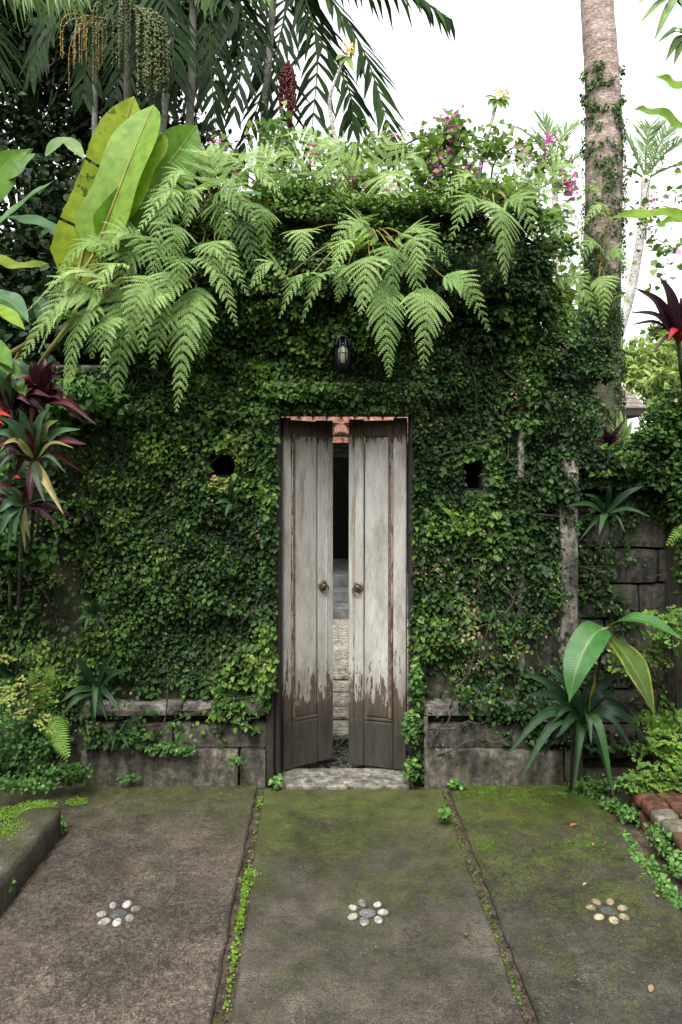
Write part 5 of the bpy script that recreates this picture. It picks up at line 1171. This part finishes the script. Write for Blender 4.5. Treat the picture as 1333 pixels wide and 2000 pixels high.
palm('palm whose drooping leaflets hang into the top left corner', [(-90, -200), (-100, 200), (-100, 500)], 4.6, .04, [
    ([(-90, -160), (-20, -70), (60, -45), (150, -20)], .42, .75, 'palm_l', 3.5, 24), ([(-90, -160), (-50, -60), (0, -40), (60, -15)], .42, .5, 'palm_l', 3.5, 20), ([(-90, -160), (-60, -20), (-30, 60), (-10, 160)], .4, .3)], wid=.02)
palm('distant palm crown fanning out right behind the trunk', [(1262, 345), (1256, 430), (1235, 560), (1212, 645), (1185, 740), (1180, 800)], 9.0, .06, [
    ([(1262, 345), (1240, 300), (1225, 270), (1210, 255)], .34, .5, 'palm_l', .1), ([(1262, 345), (1262, 300), (1265, 270), (1272, 245)], .34, .5, 'palm_l', .1), ([(1262, 345), (1290, 310), (1320, 280), (1360, 260)], .34, .5, 'palm_l', .2), ([(1262, 345), (1280, 300), (1300, 265), (1315, 250)], .34, .5, 'palm_l', .1), ([(1262, 350), (1300, 330), (1340, 320), (1380, 330)], .34, .5, 'palm_l', .4), ([(1262, 350), (1230, 330), (1205, 330), (1185, 350)], .3, .5, 'palm_l', .4)], tm_='trunk3', group='distant palms', wid=.024)
palm('distant palm fronds spreading left of the thick trunk', [(1085, 345), (1085, 500), (1085, 800)], 10.0, .05, [
    ([(1085, 345), (1060, 290), (1030, 260), (1000, 245)], .42, .6, 'palm_l', .2), ([(1085, 345), (1090, 290), (1105, 260), (1130, 240)], .42, .6, 'palm_l', .2), ([(1085, 345), (1060, 320), (1020, 310), (985, 320)], .4, .6, 'palm_l', .4), ([(1085, 345), (1110, 320), (1140, 300), (1165, 300)], .4, .6, 'palm_l', .3), ([(1085, 345), (1075, 300), (1070, 265), (1062, 235)], .4, .6, 'palm_l', .1)], tm_='trunk3', group='distant palms', wid=.024)

# ------------------------------------------------------------------ dark trees at the upper left
def tree(name, label, base, Y, crowns, mat, size, ntot, tmpl=LEAF_L, group=None, trunk_r=.12, tone=0.0, lim=7, shell=.5):
    """crowns: (px, py, Y, rx, ry, rz) ellipsoids filled with clumped leaves"""
    g = P(base[0], base[1], Y); t = thing(name, label, 'tree', (g.x, Y, 0), group)
    b = MB(); top = P(*crowns[0][:3]); tube(b, crv([Vector((g.x, Y, -.05)), Vector((g.x, Y, 0)).lerp(top, .5) + Vector((.1, 0, 0)), top], 14), list(np.linspace(trunk_r, trunk_r * .4, 15)), 9)
    for (x, y, YY, rx, ry, rz) in crowns:
        cc_ = P(x, y, YY)
        for _ in range(lim):
            e_ = cc_ + Vector((random.uniform(-rx, rx), random.uniform(-ry, ry), random.uniform(-rz, rz))) * .8
            st = Vector((g.x, Y, 0)).lerp(top, random.uniform(.45, .95)); tube(b, crv([st, st.lerp(e_, .5) + Vector((0, 0, random.uniform(-.1, .2))), e_], 10), list(np.linspace(trunk_r * .28, .006, 11)), 5)
    b.build('trunk', M['bark'], t, True)
    vol = [q[3] * q[4] * q[5] for q in crowns]; PP = []
    for q, v in zip(crowns, vol):
        n = int(ntot * v / sum(vol)); k = max(6, n // 45); cen = np.array(P(*q[:3])); rad = np.array(q[3:])
        cl = cen + unit(rv(k)) * (RNG.random((k, 1)) ** shell) * rad; ci = RNG.integers(0, k, n); PP.append(cl[ci] + rv(n, .16) * np.array([1, 1, .7]) * (rad.min() ** .5))
    p = np.vstack(PP); n = len(p)
    leaves('crown', M[mat], p, np.array([0, -.25, .7]) + rv(n, .6), np.array([0, -.1, -.6]) + rv(n, .6), RNG.uniform(size[0], size[1], n), np.clip(RNG.normal(.45, .25, n) + tone, 0, 1), tmpl, t)
    return t
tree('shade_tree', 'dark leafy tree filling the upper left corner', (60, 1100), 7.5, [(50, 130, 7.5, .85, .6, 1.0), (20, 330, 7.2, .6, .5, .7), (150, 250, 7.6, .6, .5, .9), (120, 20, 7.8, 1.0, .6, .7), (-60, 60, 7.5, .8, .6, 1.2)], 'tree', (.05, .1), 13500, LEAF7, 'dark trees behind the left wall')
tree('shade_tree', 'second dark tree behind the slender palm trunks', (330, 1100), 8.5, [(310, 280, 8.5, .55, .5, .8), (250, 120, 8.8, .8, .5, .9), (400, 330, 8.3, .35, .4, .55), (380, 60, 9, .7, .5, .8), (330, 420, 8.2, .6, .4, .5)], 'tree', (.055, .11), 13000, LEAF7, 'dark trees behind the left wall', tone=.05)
tree('shade_tree', 'dark undergrowth tree low behind the banana leaves', (140, 1100), 5.6, [(60, 520, 5.4, .5, .4, .45), (170, 430, 5.8, .5, .4, .5), (100, 620, 5.2, .5, .3, .4), (300, 420, 5.6, .4, .3, .4), (10, 640, 5.0, .4, .3, .4), (110, 700, 4.7, .5, .2, .3), (200, 640, 4.8, .4, .2, .4), (30, 760, 4.6, .4, .2, .3)], 'tree', (.05, .1), 12000, LEAF7, 'dark trees behind the left wall', trunk_r=.06, tone=.1)
tree('bamboo_clump', 'feathery yellow green bamboo mound far behind the house roof', (1260, 1000), 20, [(1262, 725, 20, 1.0, 1, .75), (1225, 700, 21, .8, 1, .8), (1300, 760, 19, .8, 1, .6), (1330, 700, 22, 1, 1, .8)], 'bamboo', (.2, .4), 3800, LEAF_L, None, .08, lim=3)
tree('garden_tree', 'pale green tree far behind at the right edge', (1340, 1000), 26, [(1340, 660, 26, 1.4, 1, 1.2), (1290, 720, 25, 1.2, 1, .8)], 'bamboo', (.25, .45), 2200, LEAF7, None, .12, tone=-.2, lim=3)
tree('garden_tree', 'light green bush between the trunk and the gate shoulder', (1100, 1000), 6.0, [(1120, 600, 6.0, .22, .2, .3), (1090, 640, 5.8, .2, .2, .2)], 'boug', (.05, .09), 600, HEART, None, .02, tone=.2, lim=3)

# ------------------------------------------------------------------ bougainvillea and frangipani behind the gate top
def boug(label, root, canes, nl, npk, Y, tone=0.0, cr=.009):
    t = thing('bougainvillea', label, 'shrub', tuple(P(*root)), 'bougainvillea behind the gate top'); b = MB(); pts = []
    for cn in canes:
        q = crv([P(*root)] + [P(x, y, YY) for (x, y, YY) in cn], 20); tube(b, q, list(np.linspace(cr, .002, 21)), 5)
        for i in range(5, 21): pts.append(tuple(q[i]))
        for _ in range(4):
            s_ = q[random.randint(6, 18)]; e_ = s_ + Vector((random.uniform(-.25, .25), random.uniform(-.15, .15), random.uniform(-.14, .06))); qq = crv([s_, s_.lerp(e_, .5) + Vector((0, 0, .03)), e_], 6); tube(b, qq, .0022, 4); pts += [tuple(a_) for a_ in qq[2:]]
    b.build('branch', M['bark'], t, True)
    pts = np.array(pts); ix = RNG.integers(0, len(pts), nl); p = pts[ix] + rv(nl, .045)
    o = leaves('foliage', M['boug'], p, np.array([0, -.4, .6]) + rv(nl, .6), np.array([0, 0, -.5]) + rv(nl, .8), RNG.uniform(.03, .06, nl), np.clip(RNG.normal(.5, .25, nl) + tone, 0, 1), HEART, t); o['kind'] = 'stuff'
    k = max(3, npk // 26); cs = pts[RNG.integers(0, len(pts), k)]; p = cs[RNG.integers(0, k, npk)] + rv(npk, .032)
    leaves('flowers', M['pink'], p, np.array([0, -.6, .4]) + rv(npk, .7), rv(npk), RNG.uniform(.025, .042, npk), RNG.uniform(0, 1, npk), HEART, t)['kind'] = 'stuff'
    return t
boug('bougainvillea with magenta flowers left of the gate middle', (560, 520, 4.8), [[(520, 380, 4.8), (450, 320, 4.8), (425, 290, 4.9)], [(540, 350, 4.7), (560, 280, 4.8), (540, 240, 4.9)], [(600, 380, 4.6), (650, 330, 4.7), (700, 280, 4.8)], [(560, 380, 4.6), (620, 360, 4.6), (700, 380, 4.6)], [(570, 320, 5), (550, 270, 5.2), (500, 240, 5.4)], [(540, 420, 4.5), (580, 390, 4.5), (640, 400, 4.5)], [(600, 420, 4.4), (650, 400, 4.4), (690, 390, 4.4)]], 1700, 190, 4.8)
boug('bougainvillea with pink flowers over the middle of the gate top', (800, 520, 4.8), [[(760, 380, 4.8), (700, 320, 4.7), (690, 290, 4.7)], [(800, 350, 4.7), (840, 300, 4.7), (820, 320, 4.6)], [(780, 320, 4.9), (820, 270, 4.9), (920, 265, 4.9), (990, 290, 4.9)], [(830, 370, 4.6), (880, 340, 4.6), (930, 350, 4.6)], [(770, 310, 4.9), (760, 285, 4.9), (720, 265, 5)], [(740, 400, 4.5), (720, 360, 4.5), (680, 350, 4.5)], [(850, 310, 4.8), (900, 275, 4.9), (860, 270, 5)], [(880, 330, 4.8), (850, 280, 4.8), (960, 300, 4.8)]], 2000, 380, 4.8, .2)
boug('sparse pink bougainvillea between the gate and the thick trunk', (1000, 560, 4.9), [[(960, 350, 4.9), (1000, 290, 4.9), (1070, 275, 4.9), (1110, 290, 5.3)], [(1010, 400, 4.8), (1050, 370, 4.8), (1090, 350, 4.8)], [(1040, 440, 4.8), (1080, 420, 4.8), (1105, 440, 4.8)], [(1050, 480, 4.8), (1090, 500, 4.8), (1100, 560, 4.8)], [(950, 380, 4.7), (900, 360, 4.7), (920, 320, 4.7)], [(1030, 360, 4.9), (1060, 320, 4.9), (1040, 340, 4.9)], [(980, 400, 4.6), (1000, 360, 4.6), (960, 340, 4.6)], [(1060, 520, 4.8), (1100, 600, 4.8), (1130, 640, 4.8)]], 800, 190, 4.9, .35)
boug('thin leafy bougainvillea sprays right of the thick trunk', (1262, 470, 5.4), [[(1240, 420, 5.4), (1215, 350, 5.4), (1205, 320, 5.4)], [(1260, 400, 5.4), (1275, 330, 5.4), (1285, 280, 5.4)], [(1270, 420, 5.4), (1310, 380, 5.4), (1350, 350, 5.4)], [(1265, 440, 5.4), (1290, 500, 5.4), (1305, 560, 5.3)], [(1290, 470, 5.4), (1320, 500, 5.2), (1345, 520, 5.0)]], 260, 40, 5.4, .2, .0024)
boug('bougainvillea spray with bright pink flowers at the right edge', (1400, 600, 4.2), [[(1370, 540, 4.2), (1345, 515, 4.2), (1330, 505, 4.2)], [(1360, 560, 4.2), (1340, 545, 4.2), (1335, 530, 4.2)]], 30, 60, 4.2, 0, .004)
def frangipani(label, px, Y, tip_leaves):
    q = [P(x, y, Y) for x, y in px]; t = thing('frangipani', label, 'shrub', tuple(q[0]), 'frangipani stems above the gate'); b = MB(); tube(b, crv(q, 14), list(np.linspace(.02, .010, 15)), 7); b.build('stem', M['trunk3'], t, True)
    tp = q[-1]
    for (dx, dy) in tip_leaves:
        e_ = P(px[-1][0] + dx, px[-1][1] + dy, Y - .05); b = MB(); blade(b, [tp, tp.lerp(e_, .5) + Vector((0, 0, .015)), e_], 13 / F * Y, (0, -.7, .6), .2, 'lance', 5, 8, random.uniform(.5, 1)); b.build('leaf', M['boug'], t, True)
    n = 40; p = np.array(P(px[-1][0] + 6, px[-1][1] - 12, Y)) + rv(n, .022); leaves('flowers', M['yellow'], p, np.array([0, -.6, .5]) + rv(n, .6), rv(n), RNG.uniform(.02, .035, n), RNG.uniform(0, 1, n), HEART, t)['kind'] = 'stuff'
frangipani('frangipani stem with pale yellow flowers against the sky', [(900, 560), (940, 320), (962, 230), (972, 195)], 4.9, [(-25, -5), (28, 0), (-20, 12), (25, 14), (8, 18), (-8, 20), (18, 20)])
frangipani('bare curved frangipani stem left of the sky gap', [(690, 560), (655, 280), (645, 190), (676, 110)], 5.2, [(-12, 20), (14, 30), (-20, 8)])

# ------------------------------------------------------------------ house at the right
hs2 = thing('house', 'small house with a grey shingle hip roof seen past the palm trunk', 'building', (4.6, 15, 0))
ex0, ex1, ey0, ey1, ez, rz = 2.6, 5.98, 14.0, 17.0, 3.06, 4.75
rfm = MB(); nrow = 9
rx0, rx1, ryc = ex0 + 1.2, ex1 - 1.2, (ey0 + ey1) / 2
def ringp(f): return [(ex0 + (rx0 - ex0) * f, ey0 + (ryc - ey0) * f), (ex1 + (rx1 - ex1) * f, ey0 + (ryc - ey0) * f), (ex1 + (rx1 - ex1) * f, ey1 + (ryc - ey1) * f), (ex0 + (rx0 - ex0) * f, ey1 + (ryc - ey1) * f)]
for i in range(nrow * 2):
    f0, f1 = i / (nrow * 2), (i + 1) / (nrow * 2); a_, c_ = ringp(f0), ringp(f1); z0, z1 = ez + (rz - ez) * f0 + .03, ez + (rz - ez) * f1 + .008
    for k in range(4):
        p0, p1, p2, p3 = a_[k], a_[(k + 1) % 4], c_[(k + 1) % 4], c_[k]
        rfm.add([(*p0, z0 - .03), (*p1, z0 - .03), (*p1, z0), (*p0, z0), (*p2, z1), (*p3, z1)], [(0, 1, 2, 3), (3, 2, 4, 5)], random.random())
rfm.build('roof', M['shingle'], hs2)
b = MB(); box(b, (ex0 + .02, ey0 + .02, ez - .14), (ex1 - .02, ey1 - .02, ez - .005)); b.build('fascia', M['jamb'], hs2)
b = MB(); cbox(b, (5.5, 14.3, 0), (5.72, 14.5, ez - .15), .01); b.build('column', M['cream'], hs2)
b = MB(); box(b, (ex0 + .4, 15.0, 0), (5.62, 17.5, ez - .15)); b.build('wall', M['cream'], hs2)

# ------------------------------------------------------------------ fallen leaves and litter
for i, (x, y, s, r_, lab) in enumerate(((1121, 1617, .03, .05, 'orange fallen leaf on the mossy right paving strip'), (1143, 1733, .018, .8, 'small tan fallen leaf beside the tan pebble flower'), (1284, 1757, .022, .7, 'pale fallen leaf at the right edge of the paving'), (910, 1832, .022, .3, 'thin brown fallen leaf right of the middle pebble flower'), (228, 1487, .03, .75, 'pale pinkish fallen leaf at the foot of the left plinth'), (192, 1803, .012, .05, 'tiny orange petal beside the left pebble flower'), (1158, 1654, .016, .5, 'small yellowish fallen leaf below the orange leaf'), (1272, 1938, .025, .6, 'faded fallen leaf low on the right paving strip'))):
    Y = EYE * F / (y - HY); g = P(x, y, Y); b = MB(); a_ = random.uniform(0, 6); s *= .62; d = Vector((math.cos(a_), math.sin(a_), 0)) * s
    blade(b, [g - d + Vector((0, 0, .010)), g + Vector((0, 0, .014)), g + d + Vector((0, 0, .016))], s * 1.1, (0, 0, 1), .4, 'lance', 5, 6, r_); tag(b.build('fallen_leaf', M['dead'], None, True), lab, 'leaf', 'fallen leaves on the paving')
n = 3200; yv = RNG.uniform(2.1, 3.8, n); xv = RNG.uniform(-1.25, 1.28, n)
tag(leaves('leaf_litter', M['dead'], np.stack([xv, yv, np.full(n, .009)], 1), np.array([0, 0, 1.]) + rv(n, .2), rv(n) * np.array([1, 1, .1]), RNG.uniform(.002, .007, n) * (RNG.random(n) ** 2 + .3), RNG.uniform(.35, 1, n), LEAF_L), 'tiny crumbs of dry leaf scattered over the paving', 'litter', kind='stuff')

tuft('gate_top_plants', 'light green seedlings and small shrubs growing along the gate top', 'shrub', 'boug', [(x_, y_, Y_, .16, .12, .07, 260) for x_, y_, Y_ in ((560, 410, 4.0), (620, 395, 4.1), (690, 400, 4.0), (750, 410, 3.95), (820, 405, 4.0), (890, 385, 4.1), (950, 375, 4.1), (1010, 385, 4.1), (1050, 430, 4.1), (860, 425, 3.9), (640, 430, 3.9), (1080, 480, 4.15))], HEART, (.02, .045), .1)
tuft('creeping_fig', 'mound of creeper rising to the right edge above the low wall', 'creeper', 'ivy', [(1275, 860, 4.0, .12, .14, .1, 700), (1310, 820, 4.0, .14, .14, .14, 900), (1335, 790, 4.0, .12, .14, .16, 700), (1325, 920, 3.9, .08, .08, .3, 600), (1340, 1080, 3.88, .06, .06, .3, 300)], LEAF7, (.022, .042), -.1)

# ------------------------------------------------------------------ unseen hedges added beside and behind the viewer to cut low light
def hedge(label, lo, hi, n):
    t = thing('added_hedge', label, 'hedge', (lo[0], lo[1], 0), 'unseen hedges added to shade the court')
    b = MB(); cbox(b, (lo[0] + .15, lo[1] + .15, -.05), (hi[0] - .15, hi[1] - .15, hi[2] - .15), .1, .05); b.build('core', M['bark'], t)
    p = np.array(lo) + RNG.random((n, 3)) * (np.array(hi) - np.array(lo)); ax = RNG.integers(0, 5, n); rn = RNG.random(n) * .18
    p[:, 0] = np.where(ax == 0, lo[0] + rn, np.where(ax == 1, hi[0] - rn, p[:, 0])); p[:, 1] = np.where(ax == 2, lo[1] + rn, np.where(ax == 3, hi[1] - rn, p[:, 1])); p[:, 2] = np.where(ax == 4, hi[2] - rn, p[:, 2])
    leaves('foliage', M['ground'], p, np.array([0, 0, .7]) + rv(n, .6), np.array([0, 0, -.4]) + rv(n, .8), RNG.uniform(.12, .2, n), RNG.random(n), HEART, t)['kind'] = 'stuff'
hedge('tall unseen hedge added behind the viewer to cut low light', (-4, -4.2, 0), (4, -3.2, 3.6), 3500)
hedge('unseen hedge added along the left side to cut low light', (-3.8, -3.1, 0), (-2.7, 3.2, 3.0), 3000)
hedge('unseen hedge added along the right side to cut low light', (2.7, -3.1, 0), (3.8, 3.2, 3.0), 3000)
